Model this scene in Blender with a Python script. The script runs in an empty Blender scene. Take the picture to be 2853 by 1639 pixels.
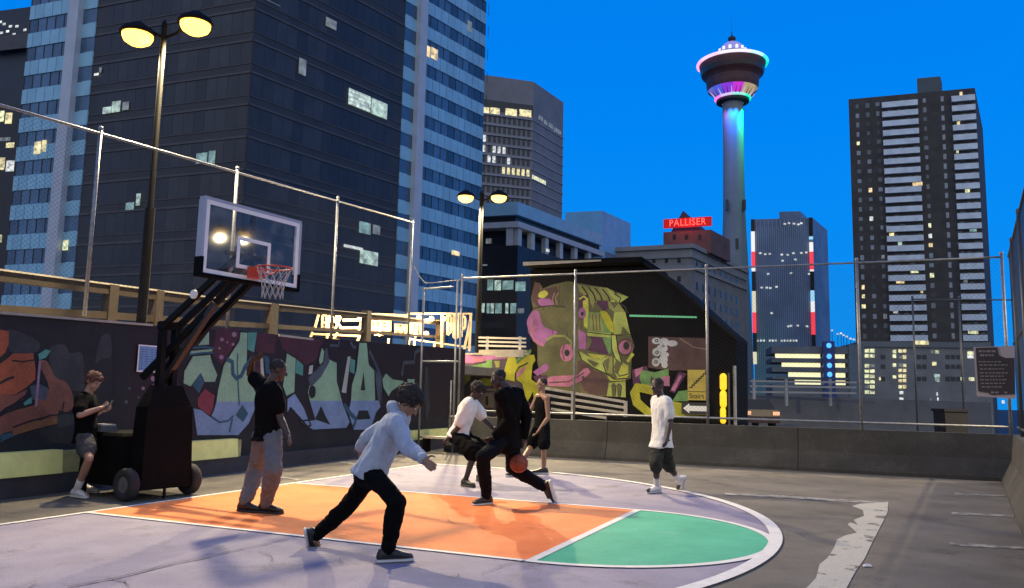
import bpy, bmesh, math, random
from mathutils import Vector, noise
from mathutils.geometry import tessellate_polygon
R = random.Random(7)
SC = bpy.context.scene
COL = SC.collection
rad = math.radians
V = Vector

# ------------------------------------------------------------------ camera
F, PITCH, ROLL, CAMH = 2242.0, 0.12422306, 0.02127135, 1.4284
CX, CY = 1426.5, 819.5
FW = V((0, math.cos(PITCH), math.sin(PITCH)))
_r, _u = V((1, 0, 0)), V((1, 0, 0)).cross(FW)
RT = _r * math.cos(ROLL) + _u * math.sin(ROLL)
UP = -_r * math.sin(ROLL) + _u * math.cos(ROLL)
EYE = V((0, 0, CAMH))

def ray(px, py):
    return FW + RT * ((px - CX) / F) - UP * ((py - CY) / F)
def at(px, py, Y):
    d = ray(px, py)
    return EYE + d * (Y / d.y)
def gnd(px, py, z=0.0):
    d = ray(px, py)
    return EYE + d * ((z - CAMH) / d.z)
def onpl(px, py, P0, n):
    d = ray(px, py)
    return EYE + d * ((P0 - EYE).dot(n) / d.dot(n))

cam = bpy.data.cameras.new("Camera")
cam.sensor_fit = 'HORIZONTAL'; cam.sensor_width = 36; cam.lens = F / 2853 * 36
cam.clip_start = 0.1; cam.clip_end = 3000
co = bpy.data.objects.new("Camera", cam); COL.objects.link(co)
from mathutils import Matrix
m3 = Matrix((RT, UP, -FW)).transposed()
co.matrix_world = Matrix.Translation(EYE) @ m3.to_4x4()
SC.camera = co

# ------------------------------------------------------------------ materials
MATS = {}
def mat(name, col, rough=0.7, amt=0.0, scale=4.0, col2=None, metal=0.0, emit=None, es=0.0, bump=0.0, bscale=40.0, spec=0.5, detail=6.0, sharp=None, grain=0.0, gscale=110.0, wear=None, island=0.0):
    if name in MATS: return MATS[name]
    m = bpy.data.materials.new(name); m.use_nodes = True
    nt = m.node_tree; b = nt.nodes["Principled BSDF"]
    b.inputs["Base Color"].default_value = (*col, 1)
    b.inputs["Roughness"].default_value = rough
    b.inputs["Metallic"].default_value = metal
    b.inputs["Specular IOR Level"].default_value = spec
    if amt > 0 or col2 or bump > 0 or grain > 0:
        tc = nt.nodes.new("ShaderNodeTexCoord")
    if amt > 0 or col2:
        n = nt.nodes.new("ShaderNodeTexNoise"); n.inputs["Scale"].default_value = scale
        n.inputs["Detail"].default_value = detail; n.inputs["Roughness"].default_value = 0.62
        nt.links.new(tc.outputs["Object"], n.inputs["Vector"])
        cr = nt.nodes.new("ShaderNodeValToRGB")
        c2 = col2 if col2 else tuple(min(1, c * (1 + amt)) for c in col)
        c1 = col if col2 else tuple(c * (1 - amt) for c in col)
        lo, hi = sharp if sharp else (0.3, 0.7)
        cr.color_ramp.elements[0].position = lo; cr.color_ramp.elements[1].position = hi
        cr.color_ramp.elements[0].color = (*c1, 1); cr.color_ramp.elements[1].color = (*c2, 1)
        nt.links.new(n.outputs["Fac"], cr.inputs["Fac"])
        nt.links.new(cr.outputs["Color"], b.inputs["Base Color"])
    def src():
        l = b.inputs["Base Color"].links
        return l[0].from_socket if l else None
    def mul(fac):
        m_ = nt.nodes.new("ShaderNodeMix"); m_.data_type = 'RGBA'; m_.blend_type = 'MULTIPLY'; m_.inputs["Factor"].default_value = 1.0
        s_ = src()
        if s_: nt.links.new(s_, m_.inputs["A"])
        else: m_.inputs["A"].default_value = (*col, 1)
        nt.links.new(fac, m_.inputs["B"]); nt.links.new(m_.outputs["Result"], b.inputs["Base Color"])
    def rng(sock, a, c, lo=0.0, hi=1.0):
        r_ = nt.nodes.new("ShaderNodeMapRange"); r_.inputs["From Min"].default_value = lo; r_.inputs["From Max"].default_value = hi
        r_.inputs["To Min"].default_value = a; r_.inputs["To Max"].default_value = c; nt.links.new(sock, r_.inputs["Value"]); return r_.outputs["Result"]
    if wear:   # worn through to another colour in irregular patches: (colour, scale, low, high)
        wn_ = nt.nodes.new("ShaderNodeTexNoise"); wn_.inputs["Scale"].default_value = wear[1]; wn_.inputs["Detail"].default_value = 14; wn_.inputs["Roughness"].default_value = .72
        nt.links.new(tc.outputs["Object"], wn_.inputs["Vector"]); m_ = nt.nodes.new("ShaderNodeMix"); m_.data_type = 'RGBA'
        nt.links.new(rng(wn_.outputs["Fac"], 0, 1, wear[2], wear[3]), m_.inputs["Factor"]); s_ = src()
        if s_: nt.links.new(s_, m_.inputs["A"])
        else: m_.inputs["A"].default_value = (*col, 1)
        m_.inputs["B"].default_value = (*wear[0], 1); nt.links.new(m_.outputs["Result"], b.inputs["Base Color"])
    if grain > 0:
        gn = nt.nodes.new("ShaderNodeTexNoise"); gn.inputs["Scale"].default_value = gscale; gn.inputs["Detail"].default_value = 3; gn.inputs["Roughness"].default_value = .8
        nt.links.new(tc.outputs["Object"], gn.inputs["Vector"]); mul(rng(gn.outputs["Fac"], 1 - grain, 1 + grain, .3, .7))
    if island > 0:
        ge = nt.nodes.new("ShaderNodeNewGeometry"); mul(rng(ge.outputs["Random Per Island"], 1 - island, 1 + island))
    if bump > 0:
        n2 = nt.nodes.new("ShaderNodeTexNoise"); n2.inputs["Scale"].default_value = bscale
        n2.inputs["Detail"].default_value = 4
        nt.links.new(tc.outputs["Object"], n2.inputs["Vector"])
        bp = nt.nodes.new("ShaderNodeBump"); bp.inputs["Strength"].default_value = bump; bp.inputs["Distance"].default_value = 0.02
        nt.links.new(n2.outputs["Fac"], bp.inputs["Height"]); nt.links.new(bp.outputs["Normal"], b.inputs["Normal"])
    if emit:
        b.inputs["Emission Color"].default_value = (*emit, 1); b.inputs["Emission Strength"].default_value = es
        if name.startswith("lit_") and not name.startswith("lit_strip"):
            tc2 = nt.nodes.new("ShaderNodeTexCoord"); n3 = nt.nodes.new("ShaderNodeTexNoise"); n3.inputs["Scale"].default_value = 1.1; n3.inputs["Detail"].default_value = 5; n3.inputs["Roughness"].default_value = .7
            nt.links.new(tc2.outputs["Object"], n3.inputs["Vector"]); nt.links.new(rng(n3.outputs["Fac"], es * .25, es * 1.5, .35, .65), b.inputs["Emission Strength"])
        try: m.cycles.emission_sampling = 'NONE'
        except Exception: pass
    MATS[name] = m
    return m

# ------------------------------------------------------------------ mesh builder (world coordinates)
class MB:
    def __init__(s): s.v = []; s.f = []; s.m = []; s.k = 0
    def mat(s, k): s.k = k; return s
    def add(s, vs, fs):
        o = len(s.v); s.v += [V(x) for x in vs]
        for f in fs: s.f.append([i + o for i in f]); s.m.append(s.k)
        return s
    def hexa(s, p):   # 8 corners: bottom 4 ccw, top 4 ccw
        return s.add(p, [(3, 2, 1, 0), (4, 5, 6, 7), (0, 1, 5, 4), (1, 2, 6, 5), (2, 3, 7, 6), (3, 0, 4, 7)])
    def box(s, c, dx, dy, dz):   # centre, half vectors
        c, dx, dy, dz = V(c), V(dx), V(dy), V(dz)
        return s.hexa([c - dx - dy - dz, c + dx - dy - dz, c + dx + dy - dz, c - dx + dy - dz, c - dx - dy + dz, c + dx - dy + dz, c + dx + dy + dz, c - dx + dy + dz])
    def cap(s, a, ra, b, rb, n=12, h=4):
        a, b = V(a), V(b); d = b - a
        if d.length < 1e-6: d = V((0, 0, 1e-4))
        d.normalize(); x = d.orthogonal().normalized(); y = d.cross(x)
        rings = []
        for i in range(1, h + 1): t = -math.pi / 2 + math.pi / 2 * i / h; rings.append((a + d * ra * math.sin(t), ra * math.cos(t)))
        for i in range(0, h): t = math.pi / 2 * i / h; rings.append((b + d * rb * math.sin(t), rb * math.cos(t)))
        vs = [a - d * ra]; 
        for c, r in rings:
            for k in range(n): w = 2 * math.pi * k / n; vs.append(c + (x * math.cos(w) + y * math.sin(w)) * r)
        vs.append(b + d * rb); L = len(vs) - 1; fs = []
        for k in range(n): fs.append((0, 1 + (k + 1) % n, 1 + k))
        for i in range(len(rings) - 1):
            for k in range(n):
                p = 1 + i * n; fs.append((p + k, p + (k + 1) % n, p + n + (k + 1) % n, p + n + k))
        p = 1 + (len(rings) - 1) * n
        for k in range(n): fs.append((p + k, p + (k + 1) % n, L))
        return s.add(vs, fs)
    def tube(s, pts, r, n=8, r2=None):
        pts = [V(p) for p in pts]; vs = []; N = len(pts); px = None
        for i, p in enumerate(pts):
            d = (pts[min(i + 1, N - 1)] - pts[max(i - 1, 0)]).normalized()
            if px is None: x = d.orthogonal().normalized()
            else:
                x = px - d * px.dot(d); x = x.normalized() if x.length > 1e-6 else d.orthogonal().normalized()
            px = x; y = d.cross(x); rr = r if r2 is None else r + (r2 - r) * i / (N - 1)
            for k in range(n): w = 2 * math.pi * k / n; vs.append(p + (x * math.cos(w) + y * math.sin(w)) * rr)
        fs = []
        for i in range(N - 1):
            for k in range(n): fs.append((i * n + k, i * n + (k + 1) % n, (i + 1) * n + (k + 1) % n, (i + 1) * n + k))
        fs.append(tuple(reversed(range(n)))); fs.append(tuple((N - 1) * n + k for k in range(n)))
        return s.add(vs, fs)
    def loft(s, rings, n=18):   # (centre, xvec, yvec)
        vs = []
        for c, x, y in rings:
            for k in range(n): w = 2 * math.pi * k / n; vs.append(V(c) + V(x) * math.cos(w) + V(y) * math.sin(w))
        fs = []; N = len(rings)
        for i in range(N - 1):
            for k in range(n): fs.append((i * n + k, i * n + (k + 1) % n, (i + 1) * n + (k + 1) % n, (i + 1) * n + k))
        fs.append(tuple(reversed(range(n)))); fs.append(tuple((N - 1) * n + k for k in range(n)))
        return s.add(vs, fs)
    def ell(s, c, a, b, d, n=14, h=9):
        c, a, b, d = V(c), V(a), V(b), V(d); vs = [c - d]; fs = []
        for i in range(1, h):
            t = -math.pi / 2 + math.pi * i / h
            for k in range(n): w = 2 * math.pi * k / n; vs.append(c + d * math.sin(t) + (a * math.cos(w) + b * math.sin(w)) * math.cos(t))
        vs.append(c + d); L = len(vs) - 1
        for k in range(n): fs.append((0, 1 + (k + 1) % n, 1 + k))
        for i in range(h - 2):
            p = 1 + i * n
            for k in range(n): fs.append((p + k, p + (k + 1) % n, p + n + (k + 1) % n, p + n + k))
        p = 1 + (h - 2) * n
        for k in range(n): fs.append((p + k, p + (k + 1) % n, L))
        return s.add(vs, fs)
    def lathe(s, c, prof, n=32, a0=0.0, a1=2 * math.pi, ax=None):   # prof [(r,z)] about vertical axis through c
        c = V(c); full = abs(a1 - a0 - 2 * math.pi) < 1e-6; K = n if full else n + 1; vs = []
        for r, z in prof:
            for k in range(K): w = a0 + (a1 - a0) * k / n; vs.append(c + V((r * math.cos(w), r * math.sin(w), z)))
        fs = []
        for i in range(len(prof) - 1):
            for k in range(n):
                k2 = (k + 1) % K; fs.append((i * K + k, i * K + k2, (i + 1) * K + k2, (i + 1) * K + k))
        return s.add(vs, fs)
    def prism(s, poly, d):   # poly 3d points, extruded by d
        poly = [V(p) for p in poly]; n = len(poly); d = V(d)
        tris = tessellate_polygon([poly])
        vs = poly + [p + d for p in poly]
        fs = [tuple(t) for t in tris] + [tuple(i + n for i in reversed(t)) for t in tris]
        fs += [((i + 1) % n, i, i + n, (i + 1) % n + n) for i in range(n)]
        return s.add(vs, fs)
    def flat(s, poly):
        poly = [V(p) for p in poly]
        return s.add(poly, [tuple(t) for t in tessellate_polygon([poly])])

def smooth(o, ang=None):
    for p in o.data.polygons: p.use_smooth = True
def tag(o, label=None, cat=None, group=None, kind=None):
    if label: o["label"] = label
    if cat: o["category"] = cat
    if group: o["group"] = group
    if kind: o["kind"] = kind
    return o
def root_loc(p):
    l = V((0, 0, 0))
    while p is not None: l = l + p.location; p = p.parent
    return l
def thing(name, loc, label=None, cat=None, group=None, kind=None):
    o = bpy.data.objects.new(name, None); o.empty_display_size = 0.2
    COL.objects.link(o); o.location = V(loc); return tag(o, label, cat, group, kind)
def part(name, mb, mats, parent=None, sm=False, fix=True, loc=None):
    me = bpy.data.meshes.new(name)
    off = root_loc(parent) if parent else (V(loc) if loc is not None else V((0, 0, 0)))
    me.from_pydata([tuple(v - off) for v in mb.v], [], mb.f)
    if not isinstance(mats, (list, tuple)): mats = [mats]
    for m in mats: me.materials.append(m)
    for i, p in enumerate(me.polygons): p.material_index = min(mb.m[i], len(mats) - 1)
    if fix:
        bm = bmesh.new(); bm.from_mesh(me); bmesh.ops.recalc_face_normals(bm, faces=bm.faces); bm.to_mesh(me); bm.free()
    if sm:
        for p in me.polygons: p.use_smooth = True
    me.update()
    o = bpy.data.objects.new(name, me); COL.objects.link(o)
    if parent: o.parent = parent
    elif loc is not None: o.location = V(loc)
    return o
def text_mb(txt, size, ext, spacing=1.0):
    c = bpy.data.curves.new("t", 'FONT'); c.body = txt; c.size = size; c.extrude = ext; c.space_character = spacing
    c.offset = 0.012 if txt.isupper() else 0.0; c.align_x = 'CENTER'; c.align_y = 'CENTER'; c.resolution_u = 3
    o = bpy.data.objects.new("t", c); COL.objects.link(o)
    dg = bpy.context.evaluated_depsgraph_get(); me = bpy.data.meshes.new_from_object(o.evaluated_get(dg))
    vs = [v.co.copy() for v in me.vertices]; fs = [tuple(p.vertices) for p in me.polygons]
    bpy.data.objects.remove(o); bpy.data.curves.remove(c); bpy.data.meshes.remove(me)
    return vs, fs
def put_text(mb, txt, size, ext, O, X, Z, N, spacing=1.0, sx=1.0):
    vs, fs = text_mb(txt, size, ext, spacing)
    mb.add([V(O) + V(X) * v.x * sx + V(Z) * v.y + V(N) * v.z for v in vs], fs)
Z = V((0, 0, 1))

class Face:   # vertical wall plane: A at s=0, direction t, outward normal n
    def __init__(s, A, t, cam=EYE):
        s.A = V((A[0], A[1], 0)); s.t = V((t[0], t[1], 0)).normalized(); s.n = V((s.t.y, -s.t.x, 0))
        if s.n.dot(cam - s.A) < 0: s.n = -s.n
    def p(s, a, z, o=0.0): return s.A + s.t * a + Z * z + s.n * o
    def hit(s, px, py):
        q = onpl(px, py, s.A, s.n); return (q - s.A).dot(s.t), q.z
    def box(s, mb, a0, a1, z0, z1, o0, o1):
        return mb.hexa([s.p(a0, z0, o0), s.p(a1, z0, o0), s.p(a1, z0, o1), s.p(a0, z0, o1), s.p(a0, z1, o0), s.p(a1, z1, o0), s.p(a1, z1, o1), s.p(a0, z1, o1)])
    def poly(s, mb, pts, o): return mb.flat([s.p(*s.hit(x, y), o) for x, y in pts])
    def stroke(s, mb, pts, w, o):   # px polyline, px width
        q = [V((*s.hit(x, y), 0)) for x, y in pts]; sc = (V((*s.hit(pts[0][0] + 10, pts[0][1]), 0)) - q[0]).length / 10 * w / 2
        L = []; Rr = []
        for i in range(len(q)):
            d = (q[min(i + 1, len(q) - 1)] - q[max(i - 1, 0)]).normalized(); nn = V((-d.y, d.x, 0)) * sc
            L.append(q[i] + nn); Rr.append(q[i] - nn)
        vs = [s.p(v.x, v.y, o) for v in L] + [s.p(v.x, v.y, o) for v in Rr]; n = len(q)
        return mb.add(vs, [(i, i + 1, n + i + 1, n + i) for i in range(n - 1)])
    def disc(s, mb, px, py, rx, ry, o, n=18):
        return s.poly(mb, [(px + rx * math.cos(2 * math.pi * k / n), py + ry * math.sin(2 * math.pi * k / n)) for k in range(n)], o)
def cv(c, pts): return [(c[0] + x * c[2], c[1] + y * c[2]) for x, y in pts]
def spline(pts, n=4):
    out = []
    for i in range(len(pts)):
        p0, p1, p2, p3 = [V((*pts[(i + k) % len(pts)], 0)) for k in (-1, 0, 1, 2)]
        for j in range(n):
            t = j / n
            q = 0.5 * ((2 * p1) + (p2 - p0) * t + (2 * p0 - 5 * p1 + 4 * p2 - p3) * t * t + (3 * p1 - p0 - 3 * p2 + p3) * t ** 3)
            out.append((q.x, q.y))
    return out

# ------------------------------------------------------------------ world (dusk) and settings
SC.view_settings.view_transform = 'Standard'; SC.view_settings.look = 'None'
SC.view_settings.exposure = 0.0; SC.view_settings.gamma = 1.0
w = bpy.data.worlds.new("World"); SC.world = w; w.use_nodes = True
nt = w.node_tree; bg = nt.nodes["Background"]; bg.inputs["Strength"].default_value = 0.1
sky = nt.nodes.new("ShaderNodeTexSky"); sky.sky_type = 'NISHITA'; sky.sun_disc = False
sky.sun_elevation = rad(-1.5); sky.sun_rotation = rad(200); sky.air_density = 1.0; sky.dust_density = 0.6; sky.ozone_density = 4.0
tc = nt.nodes.new("ShaderNodeTexCoord"); sep = nt.nodes.new("ShaderNodeSeparateXYZ")
nt.links.new(tc.outputs["Generated"], sep.inputs[0])
# vertical gradient of the clear dusk sky
mr = nt.nodes.new("ShaderNodeMapRange"); mr.inputs["From Min"].default_value = -0.05; mr.inputs["From Max"].default_value = 0.75
nt.links.new(sep.outputs["Z"], mr.inputs["Value"])
cr = nt.nodes.new("ShaderNodeValToRGB"); e = cr.color_ramp.elements
e[0].position = 0; e[0].color = (0.006, 0.32, 0.93, 1); e[1].position = 1; e[1].color = (0.0, 0.17, 0.79, 1)
k = e.new(0.45); k.color = (0.0, 0.247, 0.94, 1)
nt.links.new(mr.outputs["Result"], cr.inputs["Fac"])
# after-glow on the side where the sun went down (behind the camera)
mr2 = nt.nodes.new("ShaderNodeMapRange"); mr2.inputs["From Min"].default_value = 0.1; mr2.inputs["From Max"].default_value = -0.8
nt.links.new(sep.outputs["Y"], mr2.inputs["Value"])
mx = nt.nodes.new("ShaderNodeMix"); mx.data_type = 'RGBA'
nt.links.new(mr2.outputs["Result"], mx.inputs["Factor"]); nt.links.new(cr.outputs["Color"], mx.inputs["A"])
mx.inputs["B"].default_value = (0.66, 0.70, 0.80, 1)
sc10 = nt.nodes.new("ShaderNodeVectorMath"); sc10.operation = 'SCALE'; sc10.inputs["Scale"].default_value = 9.5
nt.links.new(mx.outputs["Result"], sc10.inputs[0])
ad = nt.nodes.new("ShaderNodeVectorMath"); ad.operation = 'ADD'
sk2 = nt.nodes.new("ShaderNodeVectorMath"); sk2.operation = 'MULTIPLY'; sk2.inputs[1].default_value = (0.05, 0.5, 1.0)
nt.links.new(sky.outputs["Color"], sk2.inputs[0])
nt.links.new(sc10.outputs[0], ad.inputs[0]); nt.links.new(sk2.outputs[0], ad.inputs[1]); nt.links.new(ad.outputs[0], bg.inputs["Color"])
SC.cycles.use_denoising = True
SC.cycles.max_bounces = 6; SC.cycles.sample_clamp_indirect = 4.0
# ------------------------------------------------------------------ court frame
AX = V((math.cos(-0.41291414), math.sin(-0.41291414), 0)); LA = V((-AX.y, AX.x, 0))
OO = V((-4.016, 10.978, 0))
def ct(a, l, z=0.0): return OO + AX * a + LA * l + Z * z
M_asph = mat("asphalt", (0.095, 0.086, 0.074), 0.9, col2=(0.20, 0.18, 0.153), scale=.8, bump=0.8, bscale=120, detail=14, grain=.42, gscale=75, wear=((0.062, 0.056, 0.048), .6, .54, .68))
M_city = mat("street_asphalt", (0.03, 0.032, 0.036), 0.9, 0.3, 0.05)
M_conc = mat("concrete", (0.20, 0.19, 0.17), 0.85, 0.22, 1.6, bump=0.3, bscale=30)
M_concd = mat("dark_painted_concrete", (0.085, 0.08, 0.075), 0.8, 0.25, 1.5, bump=0.3, bscale=30)
M_white = mat("white_line_paint", (0.70, 0.68, 0.64), 0.75, 0.10, 9, bump=0.3, bscale=110, grain=.12, gscale=90, wear=((0.36, 0.33, 0.33), 3.0, .60, .72))
M_worn = mat("worn_paint", (0.12, 0.11, 0.10), 0.85, col2=(0.43, 0.41, 0.35), scale=3.2, detail=15, sharp=(0.385, 0.43), bump=0.3, bscale=110, grain=.22, gscale=60)
M_faint = mat("faint_paint", (0.11, 0.10, 0.09), 0.85, col2=(0.30, 0.29, 0.26), scale=6, sharp=(0.40, 0.56))
M_lil = mat("lilac_court_paint", (0.222, 0.198, 0.278), 0.8, col2=(0.318, 0.288, 0.362), scale=1.6, bump=0.5, bscale=110, detail=14, grain=.15, gscale=90, wear=((0.15, 0.135, 0.14), 1.5, .555, .70))
M_ora = mat("orange_court_paint", (0.80, 0.185, 0.04), 0.8, col2=(0.93, 0.265, 0.07), scale=1.8, bump=0.5, bscale=110, detail=14, grain=.16, gscale=90, wear=((0.44, 0.13, 0.05), 1.5, .61, .78))
M_gre = mat("green_court_paint", (0.03, 0.36, 0.21), 0.8, col2=(0.07, 0.47, 0.29), scale=1.4, bump=0.5, bscale=110, detail=14, grain=.16, gscale=90, wear=((0.13, 0.46, 0.33), 1.7, .56, .72))
M_crk = mat("crack_dark", (0.10, 0.09, 0.12), 0.9)

def sheet(name, poly, z, m, kind='structure', parent=None):
    mb = MB(); mb.flat([V((p[0], p[1], z)) for p in poly]); o = part(name, mb, m, parent)
    if not parent: tag(o, kind=kind)
    return o
g = MB(); g.flat([(-1500, -600, -13), (1500, -600, -13), (1500, 2400, -13), (-1500, 2400, -13)])
tag(part("city_ground", g, M_city), kind='structure')
# roof deck: the parking roof the court is painted on
dk = MB(); dk.hexa([(-40, -22, -0.6), (16, -22, -0.6), (34, 20, -0.6), (-40, 58, -0.6), (-40, -22, 0), (16, -22, 0), (34, 20, 0), (-40, 58, 0)])
tag(part("roof_deck_ground", dk, M_asph), kind='structure')

W2 = 1.81; LF = 5.40; HA = 1.2; RA = 6.02
def arcpts(c, r, a0, a1, n=48): return [(c + r * math.cos(a0 + (a1 - a0) * i / n), r * math.sin(a0 + (a1 - a0) * i / n)) for i in range(n + 1)]
court = thing("painted_court_ground", ct(0, 0), kind='structure')
outer = [(0, -RA)] + arcpts(HA, RA, -math.pi / 2, math.pi / 2) + [(0, RA)]
sheet("lilac_paint", [ct(a, l) for a, l in outer], 0.004, M_lil, parent=court)
sheet("orange_paint", [ct(a, l) for a, l in [(0, -W2), (LF, -W2), (LF, W2), (0, W2)]], 0.008, M_ora, parent=court)
sheet("green_paint", [ct(a, l) for a, l in arcpts(LF, W2, -math.pi / 2, math.pi / 2, 40)], 0.008, M_gre, parent=court)
lm = MB()
def line(mb, pts, wd, z):
    n = len(pts); L = []; Rr = []
    for i in range(n):
        a = V((*pts[max(i - 1, 0)], 0)); b = V((*pts[min(i + 1, n - 1)], 0)); d = (b - a).normalized(); q = V((-d.y, d.x, 0)) * wd / 2; c = V((*pts[i], 0))
        L.append(ct((c + q).x, (c + q).y, z)); Rr.append(ct((c - q).x, (c - q).y, z))
    mb.add(L + Rr, [(i, i + 1, n + i + 1, n + i) for i in range(n - 1)])
line(lm, [(0, -RA - 3), (0, RA + 0.05)], 0.075, 0.012)
line(lm, [(0.04, -W2), (LF, -W2)], 0.07, 0.0125); line(lm, [(0.04, W2), (LF, W2)], 0.07, 0.0125)
line(lm, [(LF, -W2 - .03), (LF, W2 + .03)], 0.085, 0.013)
line(lm, arcpts(LF, W2, -math.pi / 2, math.pi / 2, 48), 0.085, 0.0135)
line(lm, [(0.04, RA)] + arcpts(HA, RA, math.pi / 2, -math.pi / 2, 80) + [(0.04, -RA)], 0.13, 0.014)
part("court_line", lm, M_white, court)
cr_ = MB()
def crack(mb, px, w0):
    P = [gnd(x, y) for x, y in px]; pts = []
    for a, b in zip(P, P[1:]):
        k = max(2, int((b - a).length / 0.07))
        for i in range(k): pts.append(a.lerp(b, i / k) + V((R.uniform(-1, 1), R.uniform(-1, 1), 0)) * 0.008)
    pts.append(P[-1]); n = len(pts); L = []; Q = []
    for i, p in enumerate(pts):
        d = (pts[min(i + 1, n - 1)] - pts[max(i - 1, 0)]).normalized(); q = V((-d.y, d.x, 0)) * w0 * R.uniform(.2, .8)
        L.append(V((p.x, p.y, .0155)) + q); Q.append(V((p.x, p.y, .0155)) - q)
    mb.add(L + Q, [(i, i + 1, n + i + 1, n + i) for i in range(n - 1)])
crack(cr_, [(190, 1639), (320, 1616), (395, 1598), (450, 1582), (560, 1560), (650, 1538), (800, 1506)], 0.016)
crack(cr_, [(300, 1616), (345, 1625), (362, 1639)], 0.010)
crack(cr_, [(160, 1576), (300, 1560), (400, 1545)], 0.007)
crack(cr_, [(1345, 1602), (1400, 1580), (1462, 1565)], 0.010)
crack(cr_, [(1560, 1380), (1660, 1366), (1745, 1350)], 0.010)
part("hairline_crack", cr_, M_crk, court)
sf = MB()
for i in range(45):
    a_, l_ = R.uniform(.2, 6.8), R.uniform(-5.4, 5.2); th = R.uniform(0, 6.28); L_ = R.uniform(.12, .5); wd = R.uniform(.004, .011); cu = R.uniform(-.8, .8)
    pts = [(a_ + L_ * q * math.cos(th + cu * q), l_ + L_ * q * math.sin(th + cu * q)) for q in (0, .25, .5, .75, 1)]
    if (a_ - HA) ** 2 + l_ ** 2 < 5.3 ** 2: line(sf, pts, wd, .0165 + i * .00003)
part("shoe_scuffs", sf, mat("scuff_rubber", (.17, .14, .14), .85, .3, 20), court)

pm = thing("parking_line_ground", gnd(2400, 1480), kind='structure')
C3 = (1700, 1000, .4548)
def gpoly(pts, z): return [(lambda q: V((q.x, q.y, z)))(gnd(x, y)) for x, y in pts]
mb = MB(); mb.flat(gpoly(cv(C3, [(700, 822), (1000, 835), (1400, 862), (1705, 878), (1700, 892), (1400, 876), (1000, 850), (705, 834)]), .005)); part("stall_line", mb, M_faint, pm)
jag = cv(C3, [(1530, 890), (1705, 880), (1700, 940), (1672, 1000), (1640, 1060), (1600, 1140), (1560, 1225), (1500, 1310), (1452, 1400), (1390, 1520), (1130, 1520), (1160, 1450), (1215, 1395), (1262, 1345), (1283, 1262), (1330, 1225), (1372, 1160), (1390, 1110), (1440, 1085), (1512, 1068), (1455, 1018), (1470, 1005), (1520, 1020), (1490, 990), (1556, 965), (1548, 930), (1480, 905)])
mb = MB(); mb.flat(gpoly(jag, .0055)); part("worn_stripe", mb, M_worn, pm)
for q in ([(2110, 822), (2420, 838), (2420, 846), (2112, 832)], [(2090, 940), (2475, 960), (2475, 972), (2095, 955)], [(2080, 1128), (2535, 1155), (2535, 1170), (2085, 1145)]):
    mb = MB(); mb.flat(gpoly(cv(C3, q), .005)); part("stall_line", mb, M_faint, pm)
for q in ([(610, 1307), (700, 1316), (835, 1335), (832, 1339), (698, 1321), (606, 1312)], [(900, 1283), (985, 1290), (1060, 1297), (1058, 1300), (980, 1294)]):
    mb = MB(); mb.flat(gpoly(q, .005)); part("stall_line", mb, M_faint, pm)

q = gnd(2415, 1580); t = thing("paper_scrap", (q.x, q.y, .006), "tiny white paper scrap lying on the asphalt right of the worn stripe", "litter")
mb = MB(); mb.add([q + V((-.04, -.02, .008)), q + V((.035, -.03, .012)), q + V((.045, .025, .02)), q + V((-.02, .035, .009)), q + V((0, 0, .03))], [(0, 1, 4), (1, 2, 4), (2, 3, 4), (3, 0, 4)]); part("paper", mb, M_white, t)
M_tar = mat("tar_crack", (.03, .028, .026), .7, .3, 8)
ck = MB()
for q in ([(1500, 1290), (1620, 1296), (1790, 1312), (1960, 1330), (2130, 1338), (2330, 1362)],): crack(ck, q, .006)
part("tar_crack", ck, M_tar, pm)
# ------------------------------------------------------------------ graffiti wall on the left
WD = V((0.4, 1, 0)).normalized(); WA = V((-6.4, 10.3, 0)); FWALL = Face(WA, WD)
def wtop(px, py): return FWALL.hit(px, py)
s0 = -9.0; s1 = FWALL.hit(1289, 985)[0]
za = FWALL.hit(0, 876)[1]; sa = FWALL.hit(0, 876)[0]; zb = FWALL.hit(1289, 979)[1]
def wz(s): return za + (zb - za) * (s - sa) / (s1 - sa)
M_wall = mat("wall_dark_paint", (0.015, 0.0145, 0.0165), 0.8, 0.35, 1.5, bump=0.4, bscale=25)
M_capm = mat("pale_coping", (0.36, 0.33, 0.27), 0.7, 0.2, 3)
gw = thing("graffiti_wall", FWALL.p(0, 0), "long dark concrete wall with mint and orange graffiti behind the hoop", "wall")
mb = MB(); mb.hexa([FWALL.p(s0, 0, 0), FWALL.p(s1, 0, 0), FWALL.p(s1, 0, -.3), FWALL.p(s0, 0, -.3), FWALL.p(s0, wz(s0), 0), FWALL.p(s1, wz(s1), 0), FWALL.p(s1, wz(s1), -.3), FWALL.p(s0, wz(s0), -.3)])
part("wall_body", mb, M_wall, gw)
sc_ = FWALL.hit(423, 897)[0]
mb = MB(); mb.hexa([FWALL.p(s0, wz(s0) + .002, .03), FWALL.p(sc_, wz(sc_) + .002, .03), FWALL.p(sc_, wz(sc_) + .002, -.32), FWALL.p(s0, wz(s0) + .002, -.32), FWALL.p(s0, wz(s0) + .035, .03), FWALL.p(sc_, wz(sc_) + .035, .03), FWALL.p(sc_, wz(sc_) + .035, -.32), FWALL.p(s0, wz(s0) + .035, -.32)])
part("coping", mb, M_capm, gw)
s2, s3 = FWALL.hit(775, 936)[0], FWALL.hit(870, 942)[0]
mb = MB(); FWALL.box(mb, s2, s3, wz(s2) + .003, wz(s2) + .045, -.3, .03); part("coping", mb, M_capm, gw)
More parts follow.
